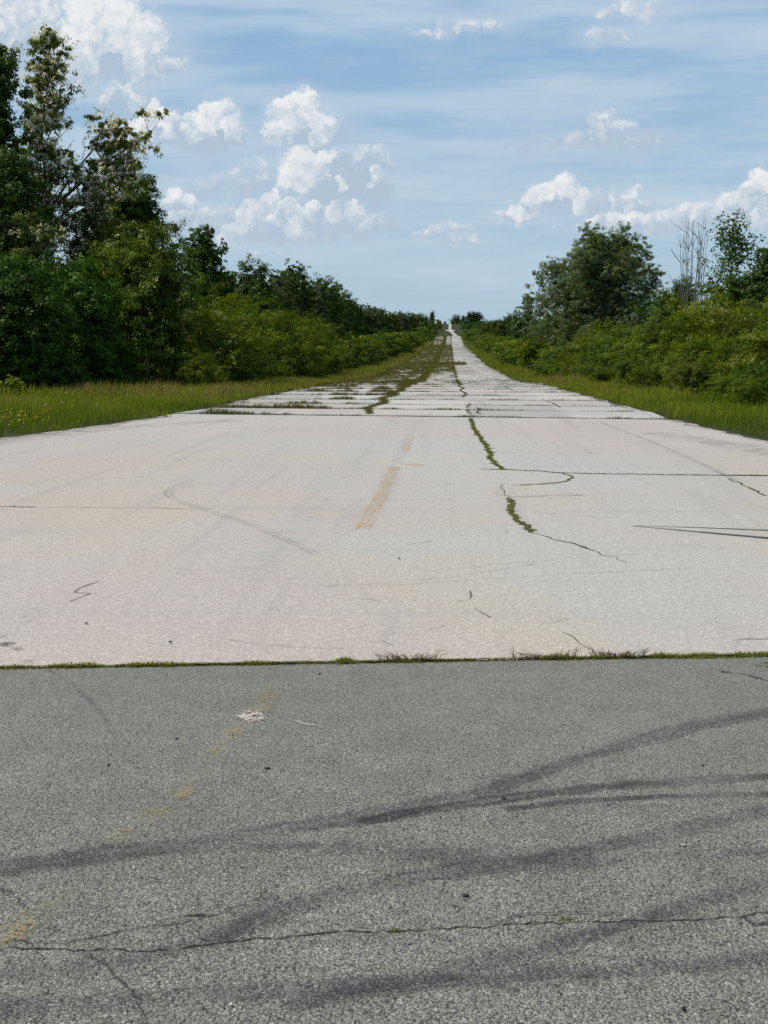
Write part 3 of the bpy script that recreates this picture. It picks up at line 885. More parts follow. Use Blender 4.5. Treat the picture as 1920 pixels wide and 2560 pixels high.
# ------------------------------------------------------------------ trees
def tubes(paths):
    """paths: list of (pts (k,3), radii (k,)) -> V, F quads"""
    Vs, Fs, o = [], [], 0
    for p, r in paths:
        k = len(p); sides = 7 if r[0] > .06 else 4
        d = np.gradient(p, axis=0); d /= np.linalg.norm(d, axis=1)[:, None] + 1e-9
        ref = np.array([1, 0, 0.]) if abs(d[0][0]) < .8 else np.array([0, 1, 0.])
        a = np.cross(d, ref); a /= np.linalg.norm(a, axis=1)[:, None] + 1e-9
        b = np.cross(d, a)
        th = np.arange(sides) * 2 * np.pi / sides
        ring = p[:, None, :] + r[:, None, None] * (np.cos(th)[None, :, None] * a[:, None, :] + np.sin(th)[None, :, None] * b[:, None, :])
        Vs.append(ring.reshape(-1, 3))
        i = np.arange(k - 1)[:, None] * sides; j = np.arange(sides)[None, :]; j2 = (j + 1) % sides
        Fs.append(np.stack([i + j, i + j2, i + sides + j2, i + sides + j], -1).reshape(-1, 4) + o)
        o += k * sides
    return np.concatenate(Vs), np.concatenate(Fs)


def bez(a, b, c, n=6):
    t = np.linspace(0, 1, n)[:, None]
    return (1 - t) ** 2 * a + 2 * t * (1 - t) * b + t * t * c


def leaves(C, cr, nper, size, rng, flat=.75, up=.6, sub=7, aspect=.5, ctint=None, out_c=None, droop=0.0, subr=.38):
    """clumps C (n,3) with radius cr (n): sprays of rhombic leaves"""
    n = len(C)
    d = rng.normal(0, 1, (n, sub, 3)); d /= np.linalg.norm(d, axis=2)[..., None]
    S = C[:, None, :] + d * (cr[:, None, None] * rng.uniform(.35, 1.0, (n, sub, 1))) * np.array([1, 1, flat])
    k = max(1, nper // sub)
    q = rng.normal(0, 1, (n, sub, k, 3)); q /= np.linalg.norm(q, axis=3)[..., None] + 1e-9
    L = S[:, :, None, :] + q * (cr[:, None, None, None] * subr * rng.uniform(.2, 1, (n, sub, k, 1))) * np.array([1, 1, .75])
    P = L.reshape(-1, 3)
    Ca = np.repeat(C, sub * k, 0)
    Sa = np.repeat(S.reshape(-1, 3), k, 0)
    o = (P - Ca); o /= np.linalg.norm(o, axis=1)[:, None] + 1e-6
    nrm = .9 * o + np.array([0, 0, up]) + rng.normal(0, .38, P.shape)
    nrm /= np.linalg.norm(nrm, axis=1)[:, None]
    tdir = (P - Sa) + rng.normal(0, .15, P.shape) * cr.mean() - np.array([0, 0, droop])
    tdir -= (tdir * nrm).sum(1)[:, None] * nrm; tdir /= np.linalg.norm(tdir, axis=1)[:, None] + 1e-9
    b = np.cross(nrm, tdir)
    s = size * rng.uniform(.6, 1.35, len(P))[:, None]
    fold = nrm * s * .12
    V = np.stack([P - tdir * s * .5, P + b * s * aspect * .5 + fold, P + tdir * s * .5, P - b * s * aspect * .5 + fold], 1).reshape(-1, 3)
    ct = rng.uniform(0, 1, n) if ctint is None else ctint
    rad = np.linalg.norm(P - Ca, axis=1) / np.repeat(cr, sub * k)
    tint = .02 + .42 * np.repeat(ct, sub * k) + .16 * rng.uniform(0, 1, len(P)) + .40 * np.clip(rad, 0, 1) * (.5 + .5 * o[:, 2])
    return V, np.arange(len(V)).reshape(-1, 4), np.repeat(np.clip(tint, 0, 1), 4)


PROFILE = {
    'oval': lambda t: np.sin(np.pi * np.clip(.12 + .85 * t, 0, 1)) ** .65,
    'dome': lambda t: np.sqrt(np.clip(1 - (t * .98) ** 2.2, 0, 1)),
    'column': lambda t: .75 + .25 * np.sin(np.pi * t) - .55 * t ** 3,
    'cone': lambda t: (1 - t) ** .8 * .95 + .08,
    'spread': lambda t: np.clip(.55 + .65 * np.sin(np.pi * np.clip(t * .9 + .05, 0, 1)), 0, 1.1) * np.sqrt(np.clip(1.02 - t ** 3, 0, 1)),
}


def gen_tree(seed, H, R, base=.2, prof='oval', limbs=40, per=4, cr=.8, nper=150, leaf=.16, aspect=.5, stems=1, trunk_r=.16, rise=.25,
             flat=.6, up=.6, leafmat=M_LEAF, bark=M_BARK, name='tree', blossom=0, droop=0., inner=.4, stretch=(1, 1), sub=7, subr=.34, extra=None):
    rng = np.random.default_rng(seed)
    paths = []; C = []; CR = []
    top = H * .93
    for s in range(stems):
        az = 2 * np.pi * s / max(stems, 1) + rng.uniform(0, 1)
        off = 0 if stems == 1 else R * rng.uniform(.15, .45)
        ex = np.array([math.cos(az) * off, math.sin(az) * off, 0])
        st = ex * .12
        k = 9; tt = np.linspace(0, 1, k)
        hh = top * (1 if stems == 1 else rng.uniform(.65, .95))
        p = st + tt[:, None] * ex + np.stack([np.zeros(k), np.zeros(k), tt * hh], 1)
        p[1:, :2] += np.cumsum(rng.normal(0, .012 * H, (k - 1, 2)), 0) * .5
        p[0, 2] = -.15
        r = trunk_r * (1 - tt * .9) * (1 if stems == 1 else .6)
        r[0] *= 1.25
        paths.append((p, r))
        for i in range(limbs // stems):
            t = (i + rng.uniform(0, 1)) / (limbs // stems)
            a = i * 2.39996 + rng.normal(0, .4) + s
            z = base * H + t * (H - base * H) * .98
            rr_ = R * PROFILE[prof](t) * rng.uniform(.55, 1.06) * (1 + .16 * math.sin(3 * a + seed) + .10 * math.sin(5 * a + 2 * seed + t * 7))
            tip = np.array([rr_ * math.cos(a) * stretch[0], rr_ * math.sin(a) * stretch[1], z])
            if stems > 1: tip[:2] = tip[:2] * .75 + ex[:2] * .8
            za = np.clip(z - rise * H * rng.uniform(.5, 1.1), .06 * H, hh * .97)
            f = za / hh * (k - 1); i0 = int(min(f, k - 2)); st_ = p[i0] * (1 - (f - i0)) + p[i0 + 1] * (f - i0)
            midp = (st_ + tip) / 2 + np.array([0, 0, -.1 * rr_ if rise > .2 else .12 * rr_]) + rng.normal(0, .06 * R, 3)
            bz = bez(st_, midp, tip, 7)
            r0 = max(.012, trunk_r * (.42 - .3 * za / H))
            paths.append((bz, np.linspace(r0, .006, 7)))
            for j in range(per):
                q = inner + (1 - inner) * (j + rng.uniform(0, 1)) / per
                f2 = min(q * 6, 5.999); i2 = int(f2); c = bz[i2] * (1 - f2 + i2) + bz[i2 + 1] * (f2 - i2)
                rad = cr * rng.uniform(.6, 1.25) * (.75 + .5 * (1 - abs(q - .7)))
                c2 = c + rng.normal(0, 1, 3) * rad * .45
                C.append(c2); CR.append(rad)
                if rng.uniform() < .5:
                    paths.append((bez(c, (c + c2) / 2 + [0, 0, .05], c2, 4), np.linspace(.014, .004, 4)))
    if extra:
        for (st_, tip, n_, r0) in extra:
            st_ = np.array(st_, float); tip = np.array(tip, float)
            bz = bez(st_, (st_ + tip) / 2 + [0, 0, .5], tip, 9); paths.append((bz, np.linspace(r0, .012, 9)))
            for j in range(n_):
                q = rng.uniform(.35, 1.02); f2 = min(q * 8, 7.999); i2 = int(f2); c = bz[i2] * (1 - f2 + i2) + bz[i2 + 1] * (f2 - i2)
                rad = cr * rng.uniform(.5, 1.0); off = rng.normal(0, 1, 3) * [.45, .45, .5] * (.4 + q)
                C.append(c + off); CR.append(rad); paths.append((bez(c, c + off * .5, c + off, 4), np.linspace(.02, .005, 4)))
    C = np.array(C); CR = np.array(CR)
    keep = C[:, 2] > CR * .35
    C = C[keep]; CR = CR[keep]
    root = bpy.data.objects.new(name, None)
    if nper:
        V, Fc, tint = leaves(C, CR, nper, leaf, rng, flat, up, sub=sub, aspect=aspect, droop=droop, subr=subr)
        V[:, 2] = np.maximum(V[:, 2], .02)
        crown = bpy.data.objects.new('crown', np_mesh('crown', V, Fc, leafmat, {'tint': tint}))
    else: crown = None
    TV, TF = tubes(paths)
    trunk = bpy.data.objects.new('trunk', np_mesh('trunk', TV, TF, bark, smooth=True))
    parts = [trunk] + ([crown] if crown else [])
    if blossom:
        m = int(len(C) * blossom); idx = rng.choice(len(C), m)
        Cb = C[idx] + rng.normal(0, 1, (m, 3)) * CR[idx][:, None] * [.75, .75, .45]
        V, Fc, tint = leaves(Cb, np.full(m, .20), 16, .125, rng, 1.7, .2, sub=4, aspect=.6, droop=1.0, subr=.6)
        parts.append(bpy.data.objects.new('blossom', np_mesh('blossom', V, Fc, M_BLOSSOM, {'tint': tint})))
    for o in parts: o.parent = root
    return root, parts, H


first_used = set()


def place(proto, x, y, height, rot, color, label, cat, group=None, wide=1.0, sink=.0):
    root, parts, H0 = proto
    if root.name in first_used:
        r = root.copy()
        for q in ('label', 'category', 'group'):
            if q in r: del r[q]
        ps = []
        for c in parts:
            c2 = c.copy(); c2.parent = r; ps.append(c2)
    else:
        first_used.add(root.name); r = root; ps = parts
    COL.objects.link(r)
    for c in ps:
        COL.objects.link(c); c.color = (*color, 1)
    s = height / H0
    r.location = (x, y, float(terr(x, y)) - .06 - sink)
    r.rotation_euler = (0, 0, rot)
    r.scale = (s * wide, s * wide, s)
    tag(r, label, cat, group)
    return r


ORD = ['first', 'second', 'third', 'fourth', 'fifth', 'sixth', 'seventh', 'eighth', 'ninth', 'tenth', 'eleventh', 'twelfth', 'thirteenth', 'fourteenth',
       'fifteenth', 'sixteenth', 'seventeenth', 'eighteenth', 'nineteenth', 'twentieth'] + ['twenty-' + w for w in
       ['first', 'second', 'third', 'fourth', 'fifth', 'sixth', 'seventh', 'eighth', 'ninth']] + ['thirtieth'] + ['thirty-' + w for w in
       ['first', 'second', 'third', 'fourth', 'fifth', 'sixth', 'seventh', 'eighth', 'ninth']] + ['fortieth'] + ['forty-' + w for w in
       ['first', 'second', 'third', 'fourth', 'fifth', 'sixth', 'seventh', 'eighth', 'ninth']] + ['fiftieth'] + ['fifty-' + w for w in
       ['first', 'second', 'third', 'fourth', 'fifth', 'sixth', 'seventh', 'eighth', 'ninth']]


def hero(u, vtop, X, label, cat, col=(1, 1, 1), name='tree', Rpx=None, rot=0., **kw):
    Y, zt = SP(u, vtop, X)
    H = zt - float(terr(X, Y))
    R = Rpx * K / F * Y if Rpx else kw.pop('R')
    p = gen_tree(H=H, R=R, name=name, **kw)
    return place(p, X, Y, H, rot, col, label, cat)


# ---- left, near trees
hero(5, 55, -21.5, 'tall dark tree cut off by the left edge of the picture', 'tree', (.75, .8, .8), seed=1, Rpx=75, base=.12, prof='cone',
     limbs=90, per=4, cr=.75, nper=220, leaf=.17, trunk_r=.2, name='broadleaf_tree')
YB, zB = SP(122, 42, -19.5)
hero(122, 42, -19.5, 'tallest slender locust tree with cream blossom and its dark trunk showing against the sky', 'tree', (1.5, 1.45, 1.7), seed=14, Rpx=60, base=.42,
     prof='column', limbs=46, per=3, cr=.50, nper=120, leaf=.17, aspect=.45, trunk_r=.17, rise=.13, leafmat=M_ROB, blossom=3.5, droop=.3, name='locust_tree', inner=.45, sub=6,
     extra=[((0, 0, 8.6), (4.9, .4, 12.2), 44, .09), ((0, 0, 8.7), (3.4, -.5, 12.4), 20, .07), ((.1, 0, 8.0), (4.3, -.6, 10.2), 44, .07), ((0, 0, 8.3), (-2.2, .3, 10.6), 20, .06), ((0, 0, 7.6), (3.3, .3, 9.3), 20, .06), ((0, 0, 7.6), (-1.6, -.4, 9.2), 18, .05)])
hero(290, 376, -20.5, 'dense dark maple behind the locust bush, just right of the locust branch', 'tree', (.68, .75, .75), seed=3, Rpx=100, base=.10, prof='dome',
     limbs=110, per=4, cr=.95, nper=260, leaf=.19, trunk_r=.22, name='maple_tree')
hero(70, 455, -18.6, 'thin locust tree in pale blossom standing in front of the tallest locust', 'tree', (1.2, 1.2, 1.2), seed=4, Rpx=70, base=.1, prof='oval',
     limbs=46, per=4, cr=.7, nper=150, leaf=.16, leafmat=M_ROB, blossom=2.0, droop=.3, name='locust_tree')
hero(215, 425, -17.6, 'locust tree sprinkled with hanging cream blossom above the big bush', 'tree', (1.2, 1.25, .9), seed=24, Rpx=85, base=.15, prof='oval',
     limbs=56, per=4, cr=.7, nper=150, leaf=.16, leafmat=M_ROB, blossom=1.2, droop=.3, name='locust_tree')
hero(20, 330, -20.0, 'dark leafy tree filling the left edge below the tallest crown', 'tree', (.62, .72, .65), seed=25, Rpx=105, base=.06, prof='dome',
     limbs=80, per=4, cr=.85, nper=230, leaf=.18, trunk_r=.2, name='broadleaf_tree')
hero(300, 500, -14.6, 'big round locust bush with hanging pale blossom reaching down to the verge', 'tree', (1.05, 1.2, .70), seed=5, Rpx=165, base=.03, prof='dome',
     limbs=120, per=4, cr=.75, nper=220, leaf=.15, aspect=.5, stems=3, trunk_r=.13, leafmat=M_ROB, blossom=.55, droop=.5, name='locust_tree')
hero(40, 565, -16.8, 'dark bushy thicket tree at the far left above the shaded verge', 'tree', (.66, .80, .50), seed=6, Rpx=125, base=.03, prof='dome',
     limbs=100, per=4, cr=.75, nper=200, leaf=.15, stems=3, trunk_r=.1, name='bushy_tree')
hero(175, 585, -15.8, 'dark green bush between the left thicket and the big locust bush', 'tree', (.78, .95, .56), seed=26, Rpx=100, base=.03, prof='dome',
     limbs=80, per=4, cr=.7, nper=200, leaf=.15, stems=3, trunk_r=.1, name='bushy_tree')
hero(445, 478, -18.5, 'dark oak with a knobbly crown right of the locust bush', 'tree', (.62, .72, .66), seed=8, Rpx=62, base=.1, prof='oval',
     limbs=70, per=4, cr=.62, nper=190, leaf=.17, trunk_r=.2, flat=.95, name='oak_tree')
hero(478, 585, -18.5, 'lower dark tree leaning out behind the oak and under the dead twigs', 'tree', (.62, .72, .6), seed=9, Rpx=62, base=.06, prof='dome',
     limbs=64, per=4, cr=.7, nper=180, leaf=.17, trunk_r=.15, name='broadleaf_tree')


def dead_tree(seed, u, vtop, X, label, n=9, spread=.16, col=(1, 1, 1), base=.0):
    Y, zt = SP(u, vtop, X); z0 = float(terr(X, Y)); H = zt - z0
    rng = np.random.default_rng(seed); paths = []
    for i in range(n):
        a = rng.uniform(0, 2 * np.pi); h = H * rng.uniform(.72, 1.0); r = H * spread * rng.uniform(.25, 1)
        st = np.array([math.cos(a), math.sin(a), 0]) * .25; st[2] = -.1
        tip = np.array([math.cos(a) * r, math.sin(a) * r, h])
        bz = bez(st, np.array([tip[0] * .75, tip[1] * .75, h * .45]), tip, 12); bz[1:-1] += rng.normal(0, .035, (10, 3))
        paths.append((bz, np.linspace(.042, .008, 12)))
        for j in range(7):
            k = rng.integers(4, 11); p = bz[k]; d = rng.normal(0, 1, 3); d[2] = abs(d[2]) + .9; d /= np.linalg.norm(d)
            L = rng.uniform(.5, 1.5); q = p + d * L
            paths.append((bez(p, p + d * L * .5 + rng.normal(0, .08, 3), q, 5), np.linspace(.018, .006, 5)))
    V_, F_ = tubes(paths)
    o = mobj('dead_tree', np_mesh('dead_tree', V_, F_, M_DEAD, smooth=True)); o.location = (X, Y, z0)
    tag(o, label, 'dead tree')


dead_tree(31, 512, 548, -20, 'small bare dead tree poking up just right of the oak in the left row', 5, .10)
dead_tree(32, 1492, 452, 15.2, 'bare dead tree of thin leafless stems on the right side', 15, .14)

# ---- right, near trees
hero(1300, 492, 15.5, 'large rounded grey green willow standing on the right side', 'tree', (1.3, 1.32, 1.25), seed=50, Rpx=172, base=.06, prof='spread',
     limbs=190, per=5, cr=.85, nper=300, leaf=.20, aspect=.36, trunk_r=.24, rise=.3, leafmat=M_WILLOW, up=.4, flat=1.05, name='willow_tree', stems=2, sub=9, subr=.30)
hero(1262, 535, 14.5, 'middle sized grey green willow filling the left front of the large willow', 'tree', (1.2, 1.28, 1.1), seed=57, Rpx=80, base=.04, prof='dome',
     limbs=100, per=4, cr=.8, nper=240, leaf=.18, aspect=.36, leafmat=M_WILLOW, name='willow_tree', stems=2, sub=8, subr=.32)
hero(1196, 556, 16.0, 'lower left shoulder tree beside the large willow', 'tree', (1.2, 1.25, 1.2), seed=51, Rpx=72, base=.05, prof='oval',
     limbs=80, per=4, cr=.8, nper=220, leaf=.2, aspect=.35, leafmat=M_WILLOW, name='willow_tree', sub=8, subr=.32)
hero(1140, 628, 15.5, 'small light green poplar at the left foot of the willow', 'tree', (1.0, 1.1, 1.0), seed=52, Rpx=26, base=.08, prof='cone',
     limbs=46, per=3, cr=.7, nper=120, leaf=.24, leafmat=M_WILLOW, name='poplar_tree')
hero(1572, 448, 16, 'airy upright tree with sparse big leaves beside the dead stems', 'tree', (.75, .85, .8), seed=53, Rpx=72, base=.08, prof='oval',
     limbs=64, per=4, cr=.50, nper=26, leaf=.20, aspect=.5, trunk_r=.08, rise=.22, name='walnut_tree', inner=.3, sub=5, subr=.8)
hero(1668, 528, 16.5, 'dark rounded tree cut off by the right edge of the picture', 'tree', (.62, .72, .6), seed=54, Rpx=62, base=.1, prof='dome',
     limbs=70, per=4, cr=.6, nper=180, leaf=.16, trunk_r=.15, name='broadleaf_tree')
hero(1600, 590, 16.5, 'low leafy tree below the airy walnut at the right edge', 'tree', (.72, .82, .66), seed=55, Rpx=105, base=.05, prof='dome',
     limbs=70, per=4, cr=.6, nper=160, leaf=.15, name='broadleaf_tree', stems=2)
hero(1465, 606, 16.5, 'low broad tree between the willow and the dead stems', 'tree', (.72, .82, .66), seed=56, Rpx=95, base=.05, prof='dome',
     limbs=70, per=4, cr=.7, nper=160, leaf=.16, name='broadleaf_tree', stems=2)

# ---- row trees and shrubs: prototypes, then copies
tree_protos = [gen_tree(60 + i, 11, r, base=.08, prof=pf, limbs=56, per=4, cr=.9, nper=130, leaf=.26, name='roadside_tree', leafmat=lm, flat=fl)
               for i, (r, pf, lm, fl) in enumerate([(3.2, 'oval', M_LEAF, .8), (2.6, 'cone', M_LEAF, .8), (3.6, 'dome', M_SHRUB, .7), (3.0, 'oval', M_ROB, .9), (3.4, 'spread', M_WILLOW, .8)])]
shrub_protos = [gen_tree(80 + i, 3.4, r, base=.03, prof='dome', limbs=44, per=3, cr=.62, nper=230, leaf=lf, name='shrub', stems=4, trunk_r=.05, leafmat=lm, rise=.35, blossom=bl, sub=8)
                for i, (r, lf, lm, bl) in enumerate([(2.3, .11, M_SHRUB, 0), (2.0, .12, M_LEAF, 0), (2.6, .10, M_SHRUB, 0), (2.1, .11, M_ROB, 0), (2.4, .10, M_SHRUB, 0)])]
shrub_lo = [gen_tree(90 + i, 3.6, 2.6, base=.03, prof='dome', limbs=40, per=3, cr=.62, nper=70, leaf=.24, name='shrub', stems=3, trunk_r=.05, leafmat=lm, rise=.35)
            for i, lm in enumerate([M_SHRUB, M_LEAF, M_ROB])]
rng = np.random.default_rng(77)


def row_tree(i, u, vt, X, side, n, dark=1.0, wide=1.0, kinds=(0, 1, 2, 3, 4)):
    Y, zt = SP(u, vt, X)
    H = zt - float(terr(X, Y))
    kd = kinds[i % len(kinds)]
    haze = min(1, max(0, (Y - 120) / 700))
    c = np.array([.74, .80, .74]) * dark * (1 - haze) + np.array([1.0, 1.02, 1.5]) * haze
    c = c * rng.uniform(.85, 1.15)
    nm = ['dark green rounded', 'narrow pointed', 'broad yellow green', 'olive green', 'grey green'][kd]
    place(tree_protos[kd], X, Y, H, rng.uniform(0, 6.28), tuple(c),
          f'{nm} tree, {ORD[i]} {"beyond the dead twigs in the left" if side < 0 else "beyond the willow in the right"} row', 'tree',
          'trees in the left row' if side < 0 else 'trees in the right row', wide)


left = [(548, 566, -19, 0), (585, 600, -18, 4), (566, 640, -16, 1), (610, 590, -21, 3), (634, 574, -20, 1), (662, 602, -19, 4), (692, 602, -18.5, 0), (715, 612, -20, 3),
        (742, 632, -19, 0), (768, 652, -19, 1), (790, 662, -20, 4), (806, 664, -18.5, 3), (826, 668, -19.5, 0), (846, 674, -19, 2), (864, 674, -19, 4), (880, 676, -18, 0), (893, 678, -17.5, 3),
        (905, 678, -17, 0), (917, 682, -16, 1)]
for i, (u, v, X, kd) in enumerate(left):
    row_tree(i, u, v, X, -1, len(left), dark=.95 if u > 560 else .85, kinds=[kd] * 60, wide=1.15 if u > 750 else 1.05)
right = [(1118, 676, 18, 0), (1098, 680, 17, 1), (1085, 690, 15, 3), (1070, 691, 15, 2), (1056, 695, 14, 0), (1048, 697, 13, 3)]
for i, (u, v, X, kd) in enumerate(right):
    row_tree(i, u, v, X, 1, len(right), kinds=[kd] * 60, wide=1.2)

# second line of trees behind the visible rows closes the gaps at trunk height
bk = 0
for Y in np.concatenate([np.arange(58, 120, 9), np.arange(120, 330, 13)]):
    X = -25 + rng.uniform(-1.5, 1.5)
    place(tree_protos[[0, 3, 2, 4][bk % 4]], X, Y, rng.uniform(7, 8.5) if Y > 66 else 9, rng.uniform(0, 6), (.6, .68, .58),
          'shaded tree in the back line, half hidden behind the left row', 'tree', 'trees in the back line on the left', 1.1); bk += 1
bk = 0
for Y in np.concatenate([np.arange(48, 120, 9), np.arange(120, 330, 14)]):
    X = 20.5 + rng.uniform(-1.0, 1.5)
    place(tree_protos[[0, 2, 3][bk % 3]], X, Y, rng.uniform(4.6, 5.4), rng.uniform(0, 6), (.62, .7, .58),
          'shaded low tree in the back line, half hidden behind the right side shrubs', 'tree', 'trees in the back line on the right', 1.3); bk += 1


def belt(side, X0, ys, hfun, name, lowfrom=110):
    k = 0
    for Y in ys:
        X = X0(Y) + rng.uniform(-.7, .7)
        H = hfun(Y) * rng.uniform(.68, 1.28)
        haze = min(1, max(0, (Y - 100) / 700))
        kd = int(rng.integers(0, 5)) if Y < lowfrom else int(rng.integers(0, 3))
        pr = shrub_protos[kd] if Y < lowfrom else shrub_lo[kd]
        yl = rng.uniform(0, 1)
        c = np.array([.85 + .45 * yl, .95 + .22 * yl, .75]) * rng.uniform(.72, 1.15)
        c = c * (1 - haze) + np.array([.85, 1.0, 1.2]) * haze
        word = 'yellow green' if yl > .66 else ('olive' if yl > .33 else 'dark green')
        size = 'tall' if H > hfun(Y) * 1.05 else ('low' if H < hfun(Y) * .9 else 'rounded')
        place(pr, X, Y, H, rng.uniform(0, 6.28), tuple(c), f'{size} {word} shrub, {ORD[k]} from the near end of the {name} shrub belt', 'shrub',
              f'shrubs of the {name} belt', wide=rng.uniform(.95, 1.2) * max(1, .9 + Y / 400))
        k += 1


belt(-1, lambda y: -12.8 if y > 75 else -12.4, np.concatenate([np.arange(64, 110, 4.0), np.arange(110, 200, 6.5), np.arange(200, 330, 11), np.arange(330, 575, 24)]),
     lambda y: 3.7 if y < 110 else 3.5, 'left')
belt(1, lambda y: 10.6 + (1.0 if y < 50 else 0), np.concatenate([np.arange(38, 100, 3.6), np.arange(100, 190, 6), np.arange(190, 330, 12), np.arange(330, 575, 26)]),
     lambda y: 2.75 if y < 60 else (2.6 if y < 130 else 3.0), 'right')
# back rank of the shrub belts
def rank(side, X0, ys, hf, name):
    for k, Y in enumerate(ys):
        yl = rng.uniform(0, 1)
        word = 'yellow green' if yl > .6 else 'dark green'
        c = np.array([.8 + .45 * yl, .9 + .22 * yl, .72]) * rng.uniform(.7, 1.05)
        place(shrub_protos[int(rng.integers(0, 5))], X0 + rng.uniform(-.8, .8), Y, hf * rng.uniform(.85, 1.2), rng.uniform(0, 6.28), tuple(c),
              f'taller {word} shrub, {ORD[k]} from the near end of the back rank on the {name}', 'shrub', f'shrubs of the back rank on the {name}', wide=1.1)


rank(-1, -15.6, np.arange(66, 150, 7.0), 4.6, 'left')
rank(1, 13.3, np.arange(42, 130, 6.0), 3.6, 'right')
for side, Xf, y0, y1, nm in ((-1, -11.0, 52, 150, 'left'), (1, 8.6, 33, 150, 'right')):
    for k in range(22):
        Y = y0 + (y1 - y0) * ((k + rng.uniform(.1, .9)) / 22) ** 1.4
        H = rng.uniform(.7, 1.5); yl = rng.uniform(0, 1)
        c = np.array([.85 + .4 * yl, 1.0 + .2 * yl, .75]) * rng.uniform(.8, 1.1)
        if side < 0 and 52 < Y < 60: c = c * .8
        place(shrub_protos[int(rng.integers(0, 5))], Xf + rng.uniform(-.9, .9), Y, H, rng.uniform(0, 6.28), tuple(c),
              f'{"knee" if H < 1.05 else "waist"} high {"yellow green" if yl > .5 else "green"} bush below the {nm} belt, {ORD[k]} from near end', 'bush',
              f'low bushes at the foot of the {nm} belt', wide=rng.uniform(.9, 1.5))

for side, X0, y0, y1, nm in ((-1, -14.6, 62, 175, 'left'), (1, 12.6, 44, 150, 'right')):
    for k in range(9):
        Y = y0 + (y1 - y0) * (k + rng.uniform(.1, .9)) / 9
        kd = int(rng.integers(0, 5))
        place(tree_protos[kd], X0 + rng.uniform(-.6, .8), Y, rng.uniform(4.0, 5.4) - (.6 if side > 0 else 0), rng.uniform(0, 6.28), tuple(np.array([.9, 1.0, .8]) * rng.uniform(.65, 1.1)),
              f'young {["round", "pointed", "domed", "olive", "grey green"][kd]} tree rising out of the {nm} shrub belt, {ORD[k]} from the near end', 'tree',
              f'young trees standing in the {nm} belt', wide=rng.uniform(1.0, 1.35))

# small plants on the verge, each where it stands
for i, (u, v, H, lab) in enumerate([(300, 833, 1.25, 'young yellow green sapling at the foot of the big locust bush'),
                                    (28, 850, .7, 'small pale sapling at the left edge of the shaded verge'),
                                    (640, 805, .8, 'small brownish bush on the left verge beside the runway edge')]):
    g = G(u, v)
    p = gen_tree(120 + i, H, H * .5, base=.12, prof='oval', limbs=20, per=3, cr=.16, nper=36, leaf=.085, name='sapling', stems=3, trunk_r=.02, leafmat=M_SHRUB)
    place(p, g[0], g[1], H, 0, (1.35, 1.25, 1.2), lab, 'sapling')
# wild flowers of the left verge
def flower(name, x, y, h, mat, lab, grp, r=.014):
    a = np.arange(6) * np.pi / 3
    V = np.concatenate([[[0, 0, h + .006]], np.stack([np.cos(a) * r, np.sin(a) * r, np.full(6, h) + .004 * (-1) ** np.arange(6)], 1)])
    Fc = np.array([(0, 1 + i, 1 + (i + 1) % 6) for i in range(6)])
    return np_mesh(name, V, Fc, mat)
P0 = np.array([G(30, 925), G(5, 915), G(60, 915)])
fy = flower('flower_head', 0, 0, .2, M_YFLOWER, '', '')
fw = flower('flower_head', 0, 0, .3, M_WFLOWER, '', '', .018)
stv, stf = tubes([(np.array([[0, 0, 0], [.004, 0, .1], [0, .003, .2]]), np.array([.002, .002, .0015]))])
stem_me = np_mesh('stem', stv, stf, M_GRASS, {'tint': np.full(len(stv), .3), 'tip': np.full(len(stv), .6)})
for i in range(46):
    x, y = G(rng.uniform(-10, 110), rng.uniform(905, 938) if i % 3 else rng.uniform(900, 925))
    if x > le(y) - .1: continue
    e = bpy.data.objects.new('wild_flower', None); COL.objects.link(e); e.location = (x, y, -.03 + rng.uniform(-.03, .04))
    e.scale = (1.3, 1.3, 1.15)
    for nm, me in (('flower_head', fy), ('stem', stem_me)):
        o = bpy.data.objects.new(nm, me); COL.objects.link(o); o.parent = e
    tag(e, 'tiny yellow wild flower in the grass at the left edge of the picture', 'flower', 'yellow wild flowers on the left verge')
for i in range(14):
    x, y = G(rng.uniform(0, 420), rng.uniform(862, 905))
    if x > le(y) - .2: continue
    e = bpy.data.objects.new('wild_flower', None); COL.objects.link(e); e.location = (x, y, -.04); e.scale = (1.1, 1.1, 1.2)
    for nm, me in (('flower_head', fw), ('stem', stem_me)):
        o = bpy.data.objects.new(nm, me); COL.objects.link(o); o.parent = e
    tag(e, 'tiny white wild flower head in the left verge grass', 'flower', 'white wild flowers on the left verge')

# ---- far woods beyond the crest
def wood(name, pts, leaf, mat, lab, seed, color=(1, 1, 1)):
    rng = np.random.default_rng(seed)
    C, R2, ct = [], [], []
    for (x, y, h, r) in pts:
        z0 = float(terr(x, y))
        n = 26
        t = rng.uniform(0, 1, n); a = rng.uniform(0, 6.28, n); rr2 = r * np.sqrt(np.clip(1 - (t * .95) ** 2, 0, 1)) * rng.uniform(.3, 1, n)
        C.append(np.stack([x + rr2 * np.cos(a), y + rr2 * np.sin(a), z0 + .5 + t * (h - 1)], 1)); R2.append(rng.uniform(.3, .5, n) * r); ct.append(np.full(n, rng.uniform(0, 1)))
    C = np.concatenate(C); R2 = np.concatenate(R2); ct = np.concatenate(ct)
    V, Fc, tint = leaves(C, R2, 36, leaf, rng, .8, .8, sub=4, ctint=ct)
    o = mobj(name, np_mesh(name, V, Fc, mat, {'tint': tint})); o.color = (*color, 1)  # object colour bakes the blue of distance haze into the foliage
    tag(o, lab, 'wood', kind='stuff')


rw = np.random.default_rng(9)
def scatter(n, xf, y0, y1, h0, h1):
    out = []
    for _ in range(n):
        y = rw.uniform(y0, y1); x = xf(y, rw.uniform(0, 1)); h = rw.uniform(h0, h1)
        out.append((x, y, h, h * .38))
    return out


